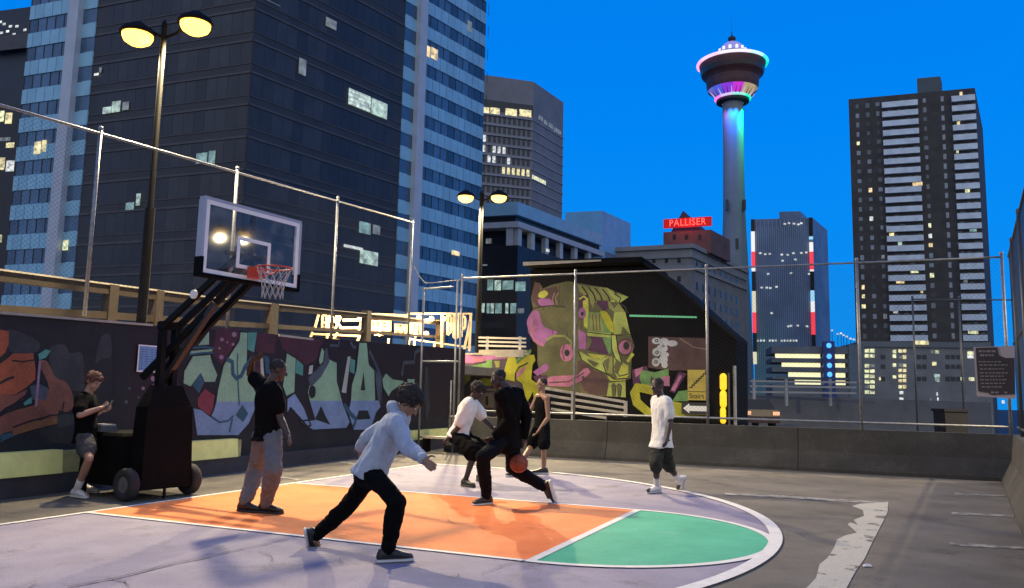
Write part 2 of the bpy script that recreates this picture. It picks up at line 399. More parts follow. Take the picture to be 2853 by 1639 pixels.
# base kerb along the wall
mb = MB(); FWALL.box(mb, s0, s1 - .6, 0.0, .26, .001, .16); part("base_kerb", mb, mat("kerb_dark", (0.055, 0.05, 0.055), 0.85, 0.3, 2, bump=.3, bscale=30), gw)
GP = [mat("paint_" + n, c, 0.75, a, sc, bump=.3, bscale=40, detail=10, grain=.22, gscale=40) for n, c, a, sc in [
 ("mint", (0.25, 0.40, 0.26), .16, 2.5), ("lilac_blue", (0.19, 0.26, 0.42), .18, 2.5), ("maroon", (0.058, 0.014, 0.024), .35, 3), ("black", (0.010, 0.010, 0.013), .3, 3),
 ("teal", (0.08, 0.27, 0.23), .2, 3), ("teal_blue", (0.03, 0.085, 0.13), .2, 3), ("red", (0.20, 0.03, 0.05), .3, 3), ("orange", (0.30, 0.075, 0.028), .35, 2.5),
 ("rust", (0.19, 0.07, 0.045), .3, 2.5), ("amber", (0.22, 0.09, 0.035), .3, 2.5), ("grey", (0.034, 0.036, 0.04), .4, 2), ("pale", (0.40, 0.40, 0.36), .2, 3),
 ("purple_dark", (0.014, 0.0065, 0.011), .35, 3), ("slate", (0.06, 0.075, 0.10), .3, 2.5), ("pink_fleck", (0.26, 0.15, 0.22), .3, 3)]]
MI, LB, MA, BK, TE, TB, RE, OR, RU, AM, GY, PA, PU, SL, PF = range(15)
gm = MB()
zl = [0]
def gpol(c, pts, k, z, sp=False):
    gm.mat(k); zl[0] += 1; q = cv(c, pts)
    FWALL.poly(gm, spline(q) if sp else q, 0.003 + z * 0.003 + zl[0] * 0.00004)
    if k in (MI, LB):   # painted dark outline, left out where the mint fades into the blue
        for (xa, ya), (xb, yb), A_, B_ in zip(pts, pts[1:] + pts[:1], q, q[1:] + q[:1]):
            if not (abs(ya - yb) < 4 and abs(xa - xb) > 60):
                gm.mat(BK); FWALL.stroke(gm, [A_, B_], 3.2, 0.0035 + z * 0.003 + zl[0] * 0.00004)
def gstr(c, pts, wd, k, z):
    gm.mat(k); zl[0] += 1; FWALL.stroke(gm, cv(c, pts), wd * c[2], 0.003 + z * 0.003 + zl[0] * 0.00004)
A1 = (0, 880, .3158); A2 = (500, 880, .2747); A3 = (860, 900, .2609)
gpol(A1, [(430, 300), (560, 250), (620, 330), (720, 330), (740, 520), (740, 640), (650, 660), (480, 540)], GY, 0, True)
gpol(A1, [(90, 120), (330, 220), (320, 320), (110, 330), (60, 200)], GY, 0, True)
gpol(A1, [(900, 180), (970, 170), (980, 350), (900, 380), (840, 420), (860, 300)], GY, 0, True)
gpol(A1, [(500, 860), (650, 880), (650, 960), (500, 990)], GY, 0)
gpol(A1, [(1000, 80), (1160, 85), (1160, 1020), (1000, 1010)], BK, 0)
gpol(A1, [(1150, 85), (1500, 90), (1490, 500), (1410, 560), (1390, 900), (1290, 1015), (1150, 1010)], PU, 0)
gpol(A1, [(-30, 120), (75, 135), (72, 250), (40, 330), (-30, 390)], OR, 1)
gpol(A1, [(-30, 440), (60, 380), (110, 335), (290, 330), (312, 480), (310, 560), (220, 640), (130, 695), (-30, 700)], OR, 1)
gpol(A1, [(340, 420), (400, 395), (440, 450), (490, 545), (570, 580), (630, 670), (645, 790), (600, 845), (520, 835), (330, 790), (320, 690), (430, 640)], RU, 1, True)
gpol(A1, [(-40, 910), (60, 860), (150, 830), (300, 790), (520, 830), (500, 900), (330, 930), (200, 985), (-40, 1060)], RU, 1)
gpol(A1, [(100, 1000), (300, 930), (500, 895), (505, 950), (300, 1000), (110, 1060)], AM, 2)
gpol(A1, [(-30, 700), (130, 700), (240, 650), (200, 740), (60, 800), (-30, 870)], RU, 1)
gstr(A1, [(-30, 610), (60, 560), (120, 540)], 22, BK, 2); gstr(A1, [(-20, 870), (150, 760), (300, 640)], 16, BK, 2); gstr(A1, [(100, 395), (200, 405), (300, 390)], 12, BK, 2)
gstr(A1, [(330, 920), (440, 880), (540, 870), (560, 760)], 14, BK, 2); gstr(A1, [(110, 985), (260, 930), (420, 890)], 14, BK, 2)
gpol(A1, [(260, 620), (340, 600), (420, 640), (400, 740), (280, 740)], SL, 2)
gpol(A1, [(330, 340), (400, 295), (440, 310), (400, 370), (340, 392)], TE, 3); gpol(A1, [(200, 770), (270, 715), (275, 770), (210, 792)], TE, 3); gpol(A1, [(0, 1050), (90, 1030), (120, 1060), (30, 1100), (0, 1120)], TB, 2)
gpol(A1, [(335, 395), (357, 395), (322, 800), (298, 800)], PF, 4)
for x, y, q in ((1350, 555, 26), (1362, 622, 24), (1335, 742, 30), (1400, 700, 16), (1260, 640, 16), (1300, 800, 20), (1140, 640, 14), (1110, 760, 18), (1220, 720, 12)):
    gm.mat(PF if x > 1230 else SL); zl[0] += 1; FWALL.disc(gm, A1[0] + x * A1[2], A1[1] + y * A1[2], q * .3, q * .3, .006 + zl[0] * .00004, 9)
gpol(A1, [(1390, 850), (1395, 1030), (1270, 1020), (1310, 920)], LB, 3); gpol(A1, [(1470, 270), (1520, 200), (1525, 300), (1460, 340)], MI, 2)
gpol(A1, [(1430, 470), (1480, 460), (1485, 560), (1425, 550)], PF, 3)
# mint letters
gpol(A2, [(0, 110), (1500, 230), (2900, 340), (2880, 980), (1700, 1150), (0, 1230)], PU, 0)
gpol(A2, [(370, 125), (600, 130), (600, 230), (500, 380), (420, 500), (330, 430)], MA, 1); gpol(A2, [(780, 168), (985, 190), (960, 380), (770, 370)], MA, 1); gpol(A2, [(1000, 200), (1470, 240), (1390, 440), (1280, 500), (1040, 330)], MA, 1)
gpol(A2, [(330, 380), (420, 500), (430, 660), (380, 760), (240, 690), (350, 600)], BK, 1)
gpol(A2, [(300, 140), (300, 300), (170, 310)], MI, 2); gpol(A2, [(110, 350), (330, 330), (340, 368), (90, 395)], MI, 2)
gpol(A2, [(130, 405), (310, 390), (330, 470), (385, 600), (360, 670), (245, 670), (210, 590), (110, 725), (30, 690), (40, 560)], MI, 2)
gpol(A2, [(610, 160), (690, 165), (680, 560), (730, 680), (780, 800), (775, 870), (365, 870), (380, 760), (440, 500), (490, 420), (600, 250)], MI, 2)
gpol(A2, [(365, 870), (775, 870), (760, 960), (700, 1100), (600, 1210), (170, 1210), (130, 930), (220, 950), (310, 1020), (340, 960)], LB, 2)
gpol(A2, [(690, 170), (780, 170), (750, 372), (683, 340)], TE, 3); gpol(A2, [(630, 900), (690, 990), (640, 1080), (560, 1010)], TB, 4)
gpol(A2, [(250, 740), (350, 810), (330, 960), (300, 1010), (180, 920), (180, 840)], RE, 3); gpol(A2, [(210, 580), (243, 680), (190, 785), (125, 705)], TB, 3)
gstr(A2, [(470, 440), (530, 470), (535, 590), (570, 635), (620, 610), (660, 520), (720, 435), (800, 420)], 34, TB, 4)
gstr(A2, [(585, 380), (580, 500), (585, 640), (600, 910)], 12, TB, 3); gstr(A2, [(310, 1020), (400, 1080), (490, 1065), (540, 1015)], 14, TB, 4); gstr(A2, [(530, 1040), (500, 1180)], 14, TB, 4)
gstr(A2, [(130, 325), (250, 318), (345, 330)], 14, TB, 3); gstr(A2, [(90, 395), (250, 375), (340, 378)], 14, TB, 3)
for x, y, q in ((425, 240, 20), (550, 190, 26), (540, 290, 16), (480, 270, 10), (420, 420, 24), (400, 330, 12)):
    gm.mat(PF); zl[0] += 1; FWALL.disc(gm, A2[0] + x * A2[2], A2[1] + y * A2[2], q * .27, q * .27, .009 + zl[0] * .00004, 9)
gpol(A2, [(760, 420), (810, 440), (830, 690), (780, 760), (700, 560)], MA, 2); gpol(A2, [(810, 395), (840, 395), (855, 650), (825, 690)], PA, 3); gpol(A2, [(850, 400), (900, 420), (925, 600), (870, 580)], TB, 3)
gpol(A2, [(1080, 370), (1180, 430), (1165, 780), (1085, 840), (1040, 720)], MI, 2); gpol(A2, [(1085, 820), (1165, 780), (1260, 930), (1330, 1115), (1290, 1120), (1120, 930), (1085, 1010)], LB, 2)
gpol(A2, [(1180, 440), (1250, 500), (1245, 610), (1170, 580)], TE, 3); gpol(A2, [(1170, 600), (1290, 690), (1260, 940), (1165, 790)], BK, 1)
gpol(A3, [(190, 370), (300, 420), (300, 620), (355, 830), (0, 830), (-20, 740), (0, 660), (100, 560)], MI, 2); gpol(A3, [(0, 830), (355, 830), (380, 900), (440, 1060), (400, 1130), (40, 1150), (-110, 1050), (60, 1030), (20, 900)], LB, 2)
gpol(A3, [(530, 215), (620, 215), (640, 440), (700, 500), (710, 830), (440, 830), (450, 660), (500, 500)], MI, 3); gpol(A3, [(440, 830), (750, 830), (770, 900), (720, 960), (660, 1140), (470, 1140), (410, 960)], LB, 3)
gpol(A3, [(580, 520), (597, 720), (548, 720)], BK, 4); gpol(A3, [(530, 935), (625, 935), (655, 1025), (495, 1035)], BK, 4); gpol(A3, [(125, 885), (180, 1010), (225, 1085), (60, 1030)], BK, 4); gpol(A3, [(5, 690), (35, 670), (65, 700), (60, 780), (20, 805), (-5, 760)], BK, 4, True)
gpol(A3, [(310, 420), (420, 340), (430, 380), (370, 860), (300, 600)], BK, 1); gpol(A3, [(410, 360), (440, 360), (392, 750), (345, 740)], PA, 4); gpol(A3, [(440, 380), (490, 400), (480, 545), (430, 520)], TE, 4)
gpol(A3, [(700, 500), (780, 570), (770, 880), (740, 860)], SL, 2); gpol(A3, [(820, 525), (890, 590), (1020, 610), (1010, 650), (880, 740), (850, 800), (790, 700), (775, 600)], MI, 2); gpol(A3, [(1040, 600), (1135, 600), (1120, 680), (1050, 640)], MI, 2)
gstr(A3, [(1180, 285), (1130, 320), (1120, 420), (1010, 425), (990, 560)], 20, SL, 3); gstr(A3, [(220, 240), (310, 242), (322, 190)], 18, SL, 3); gstr(A3, [(440, 200), (470, 260), (500, 260)], 18, SL, 3)
gstr(A3, [(160, 285), (185, 400), (110, 530), (0, 640)], 64, SL, 3); gpol(A3, [(130, 250), (165, 300), (150, 420), (110, 460), (95, 400)], MI, 4); gpol(A3, [(0, 460), (40, 450), (30, 540), (-10, 550)], PA, 4)
gpol(A3, [(1240, 470), (1270, 480), (1290, 900), (1250, 1050), (1230, 700)], GY, 2); gstr(A3, [(640, 300), (690, 400), (760, 560)], 20, SL, 4); gstr(A3, [(370, 870), (440, 970), (500, 1030), (470, 1110)], 30, TB, 4)
part("graffiti", gm, GP, gw, fix=False)
# yellow bumpers bolted along the wall foot
M_yel = mat("bumper_yellow", (0.95, 0.90, 0.30), 0.7, 0.14, 4, bump=.25, bscale=30)
M_yeld = mat("bumper_scuffed", (0.36, 0.35, 0.14), 0.75, 0.35, 4, bump=.25, bscale=30)  # block ends darker: their shade is painted into the yellow
for (xa, xb, lab) in ((-420, 150, "long yellow kerb block at the wall foot left of the phone user"), (505, 642, "yellow kerb block at the wall foot behind the hoop column"), (1122, 1262, "yellow kerb block at the far end of the wall by the gate")):
    a = FWALL.hit(xa, 1262 - .06 * xa if xa < 600 else 1205)[0]; b = FWALL.hit(xb, 1250 if xb < 600 else 1205)[0]
    t = thing("bumper_block", FWALL.p((a + b) / 2, .27, .1), lab, "kerb block", "yellow bumper blocks along the wall foot")
    mb = MB(); lo = .265; hi = .57 if xa < 1000 else .50
    mb.hexa([FWALL.p(a, lo, .005), FWALL.p(b, lo, .005), FWALL.p(b, lo, .2), FWALL.p(a, lo, .2), FWALL.p(a, hi, .005), FWALL.p(b, hi, .005), FWALL.p(b, hi, .17), FWALL.p(a, hi, .17)])
    part("block", mb, M_yel, t)
    mb = MB(); FWALL.box(mb, b + .004, b + (.35 if xa < 0 else .12), lo, hi - .02, .005, .15); part("end_block", mb, M_yeld, t)

# ------------------------------------------------------------------ parapets (jersey profile)
M_par = mat("parapet_concrete", (0.036, 0.034, 0.031), 0.85, 0.3, 1.2, bump=.45, bscale=40, detail=12, grain=.35, gscale=45, wear=((.068, .062, .055), 1.1, .52, .72))
PD = AX; PA0 = V((1.02, 18.98, 0)); FPAR = Face(PA0, PD)
def parapet(name, Fc, a, b, h, label, seg):
    t = thing(name, Fc.p((a + b) / 2, 0), label, "parapet")
    n = max(1, round((b - a) / seg)); 
    for i in range(n):
        x0 = a + (b - a) * i / n + .006; x1 = a + (b - a) * (i + 1) / n - .006; mb = MB()
        prof = [(0, 0), (0, .07), (-.17, .40), (-.22, h), (-.44, h), (-.60, .0)]
        vs = [Fc.p(x0, z, o) for o, z in prof] + [Fc.p(x1, z, o) for o, z in prof]
        m = len(prof); mb.add(vs, [tuple(range(m)), tuple(range(2 * m - 1, m - 1, -1))] + [(k, (k + 1) % m, m + (k + 1) % m, m + k) for k in range(m)])
        part("parapet_segment", mb, M_par, t)
    return t
aL = FPAR.hit(1235, 1262)[0]; aR = (gnd(2791, 1346) - PA0).dot(PD)
parapet("far_parapet", FPAR, aL, aR + .55, .87, "low dark concrete parapet under the fence facing the camera", 3.6)
RP = gnd(2791, 1346); RD = (gnd(2853, 1505) - RP).normalized(); FRP = Face(RP, RD)
parapet("side_parapet", FRP, 0.02, 10.5, .88, "concrete parapet running along the right edge of the roof", 3.6)

# ------------------------------------------------------------------ chain link fences
M_galv = mat("galvanised_steel", (0.27, 0.275, 0.28), 0.5, 0.3, 14, metal=0.55)
M_wire = mat("fence_wire", (0.05, 0.052, 0.055), 0.7, spec=.2)
M_pdark = mat("dark_fence_pipe", (0.08, 0.09, 0.10), 0.5, metal=0.5)
def fence(name, label, A, B, zb, zta, ztb, fr, bottom=True, mid=None, mats=None, posts_ext=0.06, sp=.085, wr=.0018, zmesh=None, pbot=None, group=None):
    mp, mr_ = mats or (M_galv, M_galv)
    A = V(A); B = V(B); t = thing(name, (A.x, A.y, zb), label, "fence", group)
    L = (B - A).length; d = (B - A).normalized()
    for f in fr:
        p = A + d * L * f; zt = zta + (ztb - zta) * f; mb = MB()
        mb.tube([(p.x, p.y, zb if pbot is None else pbot), (p.x, p.y, zt + posts_ext)], .029, 10); mb.ell((p.x, p.y, zt + posts_ext + .015), (.038, 0, 0), (0, .038, 0), (0, 0, .04), 10, 6)
        part("post", mb, mp, t, sm=True)
    mb = MB(); mb.tube([A + Z * zta, A.lerp(B, .5) + Z * ((zta + ztb) / 2), B + Z * ztb], .021, 8); part("top_rail", mb, mr_, t, sm=True)
    if bottom: mb = MB(); mb.tube([A + Z * (zb + .14), B + Z * (zb + .14)], .024, 8); part("bottom_rail", mb, mr_, t, sm=True)
    if mid: mb = MB(); mb.tube([A + Z * mid, B + Z * mid], .02, 8); part("middle_rail", mb, mr_, t, sm=True)
    mb = MB(); z0 = zb + .05; n = V((-d.y, d.x, 0)) * .03
    H = max(zta, ztb) - z0; k = int((L + H) / sp)
    def seg(p, q, o):
        w_ = (q - p).normalized(); u = n.normalized() * wr; v = w_.cross(u).normalized() * wr
        c = [o - v * .6 - u * .5, o + v * .6 - u * .5, o + u * .8]
        mb.add([p + x for x in c] + [q + x for x in c], [(0, 1, 4, 3), (1, 2, 5, 4), (2, 0, 3, 5)])
    for sgn in (1, -1):
        for i in range(k):
            s_ = i * sp - (H if sgn > 0 else 0)
            a, b = s_, s_ + H
            za_, zb_ = 0, H
            lo = max(a, 0); hi = min(b, L)
            if hi <= lo: continue
            h0 = lo - a; h1 = hi - a
            if sgn < 0: h0, h1 = H - h0, H - h1
            top = lambda x: zta + (ztb - zta) * x / L - z0
            h0 = min(h0, top(lo)); h1 = min(h1, top(hi))
            seg(A + d * lo + Z * (z0 + h0), A + d * hi + Z * (z0 + h1), n * sgn * .12)
    part("chain_link_mesh", mb, M_wire, t, fix=False)
    return t
# far fence on the parapet
FF = Face(PA0 + Face(PA0, PD).n * (-.33), PD)
fa = FF.hit(1281, 1000)[0]; fb = FF.hit(2806, 1000)[0]
frs = [0] + [(FF.hit(x, 900)[0] - fa) / (fb - fa) for x in (1602, 1970, 2392)] + [1]
fence("chain_link_fence", "tall chain link fence on the parapet in front of the mural", FF.p(fa, 0), FF.p(fb, 0), .87, FF.hit(1283, 776)[1], FF.hit(2800, 716)[1], frs)
# right fence on the side parapet
FR = Face(RP + FRP.n * (-.33), RD)
q0 = FF.p(fb, 0); ra = (q0 - FR.A).dot(FR.t)
fence("chain_link_fence", "chain link fence along the right edge beside the rules board", FR.p(ra, 0), FR.p(ra + 10.2, 0), .87, FF.hit(2800, 716)[1], FF.hit(2800, 716)[1] + .05, [.14, .38, .62, .86, 1], mid=2.6, mats=(M_pdark, M_pdark), wr=.0022)
# left fence on the graffiti wall
FL = Face(FWALL.p(0, 0, -.15), WD)
la, lb_ = -8.0, FL.hit(1150, 700)[0]
def lz(px, py): return FL.hit(px, py)
sA, zA = lz(0, 293); sB, zB = lz(1150, 620)
zt = lambda s: zA + (zB - zA) * (s - sA) / (sB - sA)
frs = [(FL.hit(x, y)[0] - la) / (lb_ - la) for x, y in ((280, 365), (661, 480), (941, 560), (1148, 640))] + [.05, .3]
fl = fence("chain_link_fence", "chain link fence with sloping top rail above the graffiti wall", FL.p(la, 0), FL.p(lb_, 0), 2.42, zt(la), zt(lb_), frs, bottom=False, mats=(M_galv, M_galv))
cpts = [(1150, 735), (1158, 750), (1172, 775), (1184, 788), (1200, 789), (1281, 780)]
mb = MB(); P = [at(x, y, FL.p(lb_, 0).y) for x, y in cpts[:5]] + [FF.p(fa, FF.hit(1283, 780)[1])]
mb.tube(P, .011, 6); part("brace_wire", mb, M_galv, fl, sm=True)
# gate panel between wall and fence
gt = thing("chain_link_gate", gnd(1168, 1256), "open chain link gate panel in the corner between wall and parapet", "gate")
yG = 19.7
g0, g1 = at(1166, 1232, yG), at(1277, 1232, yG); zg = at(1172, 1007, yG).z
for xb, yb, xt, yt, rr in ((1166, 1236, 1176, 800, .026), (1263, 1180, 1264, 780, .026)):
    a = at(xb, yb, yG); mb = MB(); mb.tube([(a.x, a.y, .02), (a.x, a.y, at(xt, yt, yG).z)], rr, 8); part("gate_post", mb, M_galv, gt, sm=True)
for (xa, ya, xb, yb) in ((1176, 1007, 1279, 1008), (1252, 1161, 1280, 1161), (1176, 805, 1264, 800)):
    mb = MB(); mb.tube([at(xa, ya, yG), at(xb, yb, yG)], .024, 8); part("gate_rail", mb, M_galv, gt, sm=True)
a = at(1254, 1180, yG); mb = MB(); mb.tube([(a.x, a.y, .3), (a.x, a.y, at(1256, 1060, yG).z)], .02, 8); part("gate_rail", mb, M_galv, gt, sm=True)
# second, farther fence seen through the right bay
a = at(2542, 834, 25.0); b = at(2830, 836, 22.0)
fence("chain_link_fence", "lower grey fence behind the rules board on the next roof", (a.x, a.y, 0), (b.x, b.y, 0), .3, a.z, b.z, [0, .48, 1], mats=(M_pdark, M_pdark), sp=.11, wr=.0014)
# ------------------------------------------------------------------ upper ramp deck and timber rail behind the wall
up = MB(); up.hexa([FWALL.p(s0, 2.0, -.35), FWALL.p(s1 + 9, 2.0, -.35), FWALL.p(s1 + 9, 2.0, -22), FWALL.p(s0, 2.0, -22), FWALL.p(s0, 2.25, -.35), FWALL.p(s1 + 9, 2.25, -.35), FWALL.p(s1 + 9, 2.25, -22), FWALL.p(s0, 2.25, -22)])
tag(part("upper_ramp_ground", up, M_conc), kind='structure')
M_tim = mat("weathered_timber", (0.034, 0.022, 0.012), 0.8, 0.3, 5, bump=.3, bscale=50)
M_timt = mat("pale_rail_edge", (0.36, 0.32, 0.25), 0.6, 0.15, 5)
FRL = Face(FWALL.p(0, 0, -2.6), WD)
tr = thing("timber_guard_rail", FRL.p(3, 2.25), "tan timber guard rail with thick posts behind the graffiti wall", "guard rail")
def rail(px, thick, name, m, parent, o0=-.06, o1=.06):
    hh = [FRL.hit(x, y) for x, y in px]; mb = MB(); th = [thick * (1.0 if x < 800 else .62) for x, y in px]
    for (a, za_), (b, zb_), ta, tb in zip(hh, hh[1:], th, th[1:]):
        mb.hexa([FRL.p(a, za_ - ta, o0), FRL.p(b, zb_ - tb, o0), FRL.p(b, zb_ - tb, o1), FRL.p(a, za_ - ta, o1), FRL.p(a, za_, o0), FRL.p(b, zb_, o0), FRL.p(b, zb_, o1), FRL.p(a, za_, o1)])
    return part(name, mb, m, parent)
rail([(-300, 715), (0, 756), (563, 829), (930, 868), (1228, 897)], .165, "top_rail", M_tim, tr)
rail([(-300, 710), (0, 751), (563, 825), (930, 865), (1228, 894)], .03, "rail_edge", M_timt, tr, -.09, .09)  # pale strip paints the lamplight on the rail's top edge
rail([(-300, 838), (0, 850), (295, 869), (563, 889), (930, 916), (1228, 936)], .13, "lower_rail", M_tim, tr)
for x0, x1, y in ((40 - 230, 66 - 230, 800), (297, 322, 800), (428, 448, 815), (748, 768, 850), (1016, 1028, 870), (1222, 1233, 893)):
    a, zt_ = FRL.hit(x0, y); b, _ = FRL.hit(x1, y); mb = MB(); FRL.box(mb, a, b, 2.25, zt_ + .05, -.10, .10); part("rail_post", mb, M_tim, tr)
# small amber beacon under the rail
a, zz = FRL.hit(270, 832)
# ------------------------------------------------------------------ lamp posts
M_pole = mat("lamp_pole_metal", (0.008, 0.0075, 0.007), 0.7, 0.15, 5, spec=.1)
M_lens = mat("lamp_lens_lit", (1, .8, .4), 0.4, emit=(1.0, 0.50, 0.05), es=6.0)
M_lens2 = mat("lamp_lens_lit_far", (1, .8, .4), 0.4, emit=(1.0, 0.54, 0.08), es=5.0)
def lamp_post(label, base, ztop, heads, power, lens, r0=.085, r1=.05, lc=(1.0, .80, .47)):
    t = thing("street_lamp", base, label, "street lamp", "twin headed street lamps round the roof court")
    b = V(base); mb = MB(); mb.tube([b, b.lerp(V((b.x, b.y, ztop)), .42)], r0, 14); mb.tube([b + Z * ((ztop - b.z) * .42), V((b.x, b.y, ztop + .25))], r1, 14); mb.cap(V((b.x, b.y, ztop + .25)), r1, V((b.x, b.y, ztop + .3)), r1 * .5, 10)
    mb.box(b + Z * .03, (.16, 0, 0), (0, .16, 0), (0, 0, .03)); part("pole", mb, M_pole, t, sm=False)
    for hi_, hd in enumerate(heads):
        h = V(hd); mb = MB(); d = (h - V((b.x, b.y, h.z)));  d.z = 0
        mb.tube([V((b.x, b.y, ztop - .02)), V((b.x, b.y, ztop)) + d * .4 + Z * .07, h + Z * .16], .028, 8); part("lamp_arm", mb, M_pole, t, sm=True)
        mb = MB(); mb.lathe(h, [(0.0, .22), (.10, .21), (.14, .17), (.26, .10), (.31, .02), (.31, -.01), (.27, -.005), (0.0, .02)], 24); part("lamp_head", mb, M_pole, t, sm=True)
        mb = MB(); mb.lathe(h, [(.265, -.012), (.262, -.06), (.23, -.13), (.14, -.19), (.0, -.21)], 24); mb.lathe(h, [(.265, -.012), (0, -.01)], 24); ln = part("lamp_lens", mb, lens, t, sm=True)
        ld = bpy.data.lights.new("lamp_light", 'SPOT'); ld.energy = power[hi_]; ld.color = lc; ld.shadow_soft_size = .11; ld.spot_size = rad(172); ld.spot_blend = .5
        lo = bpy.data.objects.new("lamp_light", ld); COL.objects.link(lo); lo.parent = t; lo.location = h - Z * .36 - b
    return t
yN = 13.95
pb = at(388, 878, yN); h1 = at(545, 66, 13.95); h2 = at(384, 96, 13.9); pt = at(462, 118, yN)
pb = V(((pt.x + pb.x) / 2, yN, 2.25))
lamp_post("tall twin lamp with glaring yellow heads on the ramp behind the hoop", pb, pt.z + .1, [h1, h2], (5200, 900), M_lens)
yF = 27.0
fb_ = at(1338, 700, yF); g1, g2 = at(1390, 548, yF), at(1298, 556, yF)
lamp_post("twin lamp on a dark post at the far corner before the grey tower", (fb_.x, yF, 2.25), g1.z - .15, [V((g1.x, yF, g1.z)), V((g2.x, yF - .1, g1.z - .05))], (3400, 12500), M_lens2, .10, .07)
lamp_post("twin lamp beyond the right edge of the roof, seen mirrored in the backboard", (20.45, 14.9, 0), 8.0, [V((20.15, 14.35, 8.0)), V((20.75, 15.45, 8.1))], (5600, 2400), M_lens)

# ------------------------------------------------------------------ basketball hoop on a wheeled stand
BX = V((.8665, -.4992, 0)); BY = V((.4992, .8665, 0)); WM = V((-4.53, 10.70, 0))
BCc = V((-3.495, 10.71, 0)); BW, BH, BZ = .815, .94, 2.87
M_blk = mat("black_vinyl_pad", (0.0042, 0.0042, 0.0045), 0.75, 0.2, 6, spec=.08, bump=.2, bscale=18)
M_blkm = mat("black_steel", (0.005, 0.005, 0.005), 0.6, spec=.12)
M_tyre = mat("tyre_rubber", (0.022, 0.022, 0.023), 0.85, .2, 8, bump=.3, bscale=60)
M_frm = mat("backboard_frame_grey", (0.34, 0.37, 0.44), 0.45, .08, 8)
M_bwh = mat("backboard_white", (0.85, 0.84, 0.80), 0.6)
M_red = mat("rim_orange_red", (0.52, 0.055, 0.02), 0.45)
M_netm = mat("net_cord", (0.42, 0.42, 0.42), 0.85)
hp = thing("basketball_hoop", WM, "portable basketball hoop with glass backboard on a black wheeled base", "basketball hoop")
def sp(x, y, z): return WM + BX * x + BY * y + Z * z
def sbox(mb, x0, x1, y0, y1, z0, z1, tx=0, ty=0): return mb.hexa([sp(x0, y0, z0), sp(x1, y0, z0), sp(x1, y1, z0), sp(x0, y1, z0), sp(x0 + tx, y0 + ty, z1), sp(x1 - tx, y0 + ty, z1), sp(x1 - tx, y1 - ty, z1), sp(x0 + tx, y1 - ty, z1)])
mb = MB(); sbox(mb, -1.05, -.18, -.46, .50, .17, .79, .02, .02); sbox(mb, -1.0, -.2, -.44, .48, .792, .83, .03, .03); part("base_box", mb, M_blk, hp)
mb = MB(); sbox(mb, -.175, .12, -.36, .40, .13, 1.18, .03, .04); sbox(mb, -.14, .085, -.31, .34, 1.182, 1.45, .05, .12); part("front_pad", mb, M_blk, hp)
for y in (-.46, .47):
    c = sp(-.02, y, .205); mb = MB()
    vs = []; prof = [(.10, -.055), (.185, -.06), (.203, -.035), (.205, 0), (.203, .035), (.185, .06), (.10, .055)]
    n = 28; K = len(prof)
    for r, o in prof:
        for k in range(n): w_ = 2 * math.pi * k / n; vs.append(c + BX * r * math.cos(w_) + Z * r * math.sin(w_) + BY * o)
    fs = [(i * n + k, i * n + (k + 1) % n, ((i + 1) % K) * n + (k + 1) % n, ((i + 1) % K) * n + k) for i in range(K) for k in range(n)]
    mb.add(vs, fs); wo = part("wheel", mb, M_tyre, hp, sm=True)
    mb = MB(); mb.tube([c - BY * .05, c + BY * .05], .10, 20); mb.tube([c - BY * .065, c + BY * .065], .028, 10); part("hub", mb, mat("wheel_hub", (.16, .16, .16), .5, metal=.5), wo)
for x, y in ((-1.0, -.40), (-1.0, .44), (.08, 0.02)):
    mb = MB(); mb.tube([sp(x, y, 0.0), sp(x, y, .2)], .045 if x < 0 else .02, 10); part("foot", mb, M_blkm, hp)
mb = MB()
for y in (-.06, .14): mb.box(sp(-.08, y, 1.75), BX * .05, BY * .035, Z * .55)
mb.box(sp(-.08, .04, 2.24), BX * .06, BY * .15, Z * .05); part("mast", mb, M_blkm, hp)
bb = BCc + BY * 0 - WM; bx, by = bb.dot(BX), bb.dot(BY)
def arm(a, b, w_, h_):
    a, b = V(a), V(b); d = (b - a); L = d.length / 2; d.normalize(); u = BY; v = d.cross(u).normalized(); mb = MB(); mb.box((a + b) / 2, d * L, u * w_, v * h_); return mb
for y in (-.07, .15):
    part("boom_arm", arm(sp(-.08, y, 2.22), sp(bx - .10, by + (y - .04), 3.25), .028, .04), M_blkm, hp)
    part("boom_arm", arm(sp(-.42, y, 1.55), sp(bx - .10, by + (y - .04), 2.90), .028, .045), M_blkm, hp)
mb = arm(sp(-.30, .04, 1.30), sp(.50, .28, 2.56), .035, .035); part("lift_spring", mb, mat("spring_steel", (.03, .028, .026), .5, metal=.3), hp)
mb = MB(); c = sp(.30, .20, 2.66); mb.tube([c - BY * .10, c - BY * .13], .06, 16); part("boom_cap", mb, M_bwh, hp)
bd = thing("backboard", BCc + Z * BZ); bd.parent = hp; bd.location = BCc + Z * BZ - WM
del bd  # the board is built from direct parts of the hoop
for o in list(COL.objects):
    if o.name == "backboard": bpy.data.objects.remove(o)
def bp(y, z, o): return BCc + BY * y + Z * (BZ + z) + BX * o
def bbox(mb, y0, y1, z0, z1, o0, o1): return mb.hexa([bp(y0, z0, o0), bp(y1, z0, o0), bp(y1, z0, o1), bp(y0, z0, o1), bp(y0, z1, o0), bp(y1, z1, o0), bp(y1, z1, o1), bp(y0, z1, o1)])
gl = bpy.data.materials.new("scuffed_glass"); gl.use_nodes = True; n_ = gl.node_tree; n_.nodes.clear()
out = n_.nodes.new("ShaderNodeOutputMaterial"); tr_ = n_.nodes.new("ShaderNodeBsdfTransparent"); tr_.inputs[0].default_value = (.80, .82, .82, 1)
gs = n_.nodes.new("ShaderNodeBsdfGlossy"); gs.inputs["Roughness"].default_value = .04; df = n_.nodes.new("ShaderNodeBsdfDiffuse"); df.inputs[0].default_value = (.5, .5, .48, 1)
fr = n_.nodes.new("ShaderNodeFresnel"); fr.inputs[0].default_value = 1.5
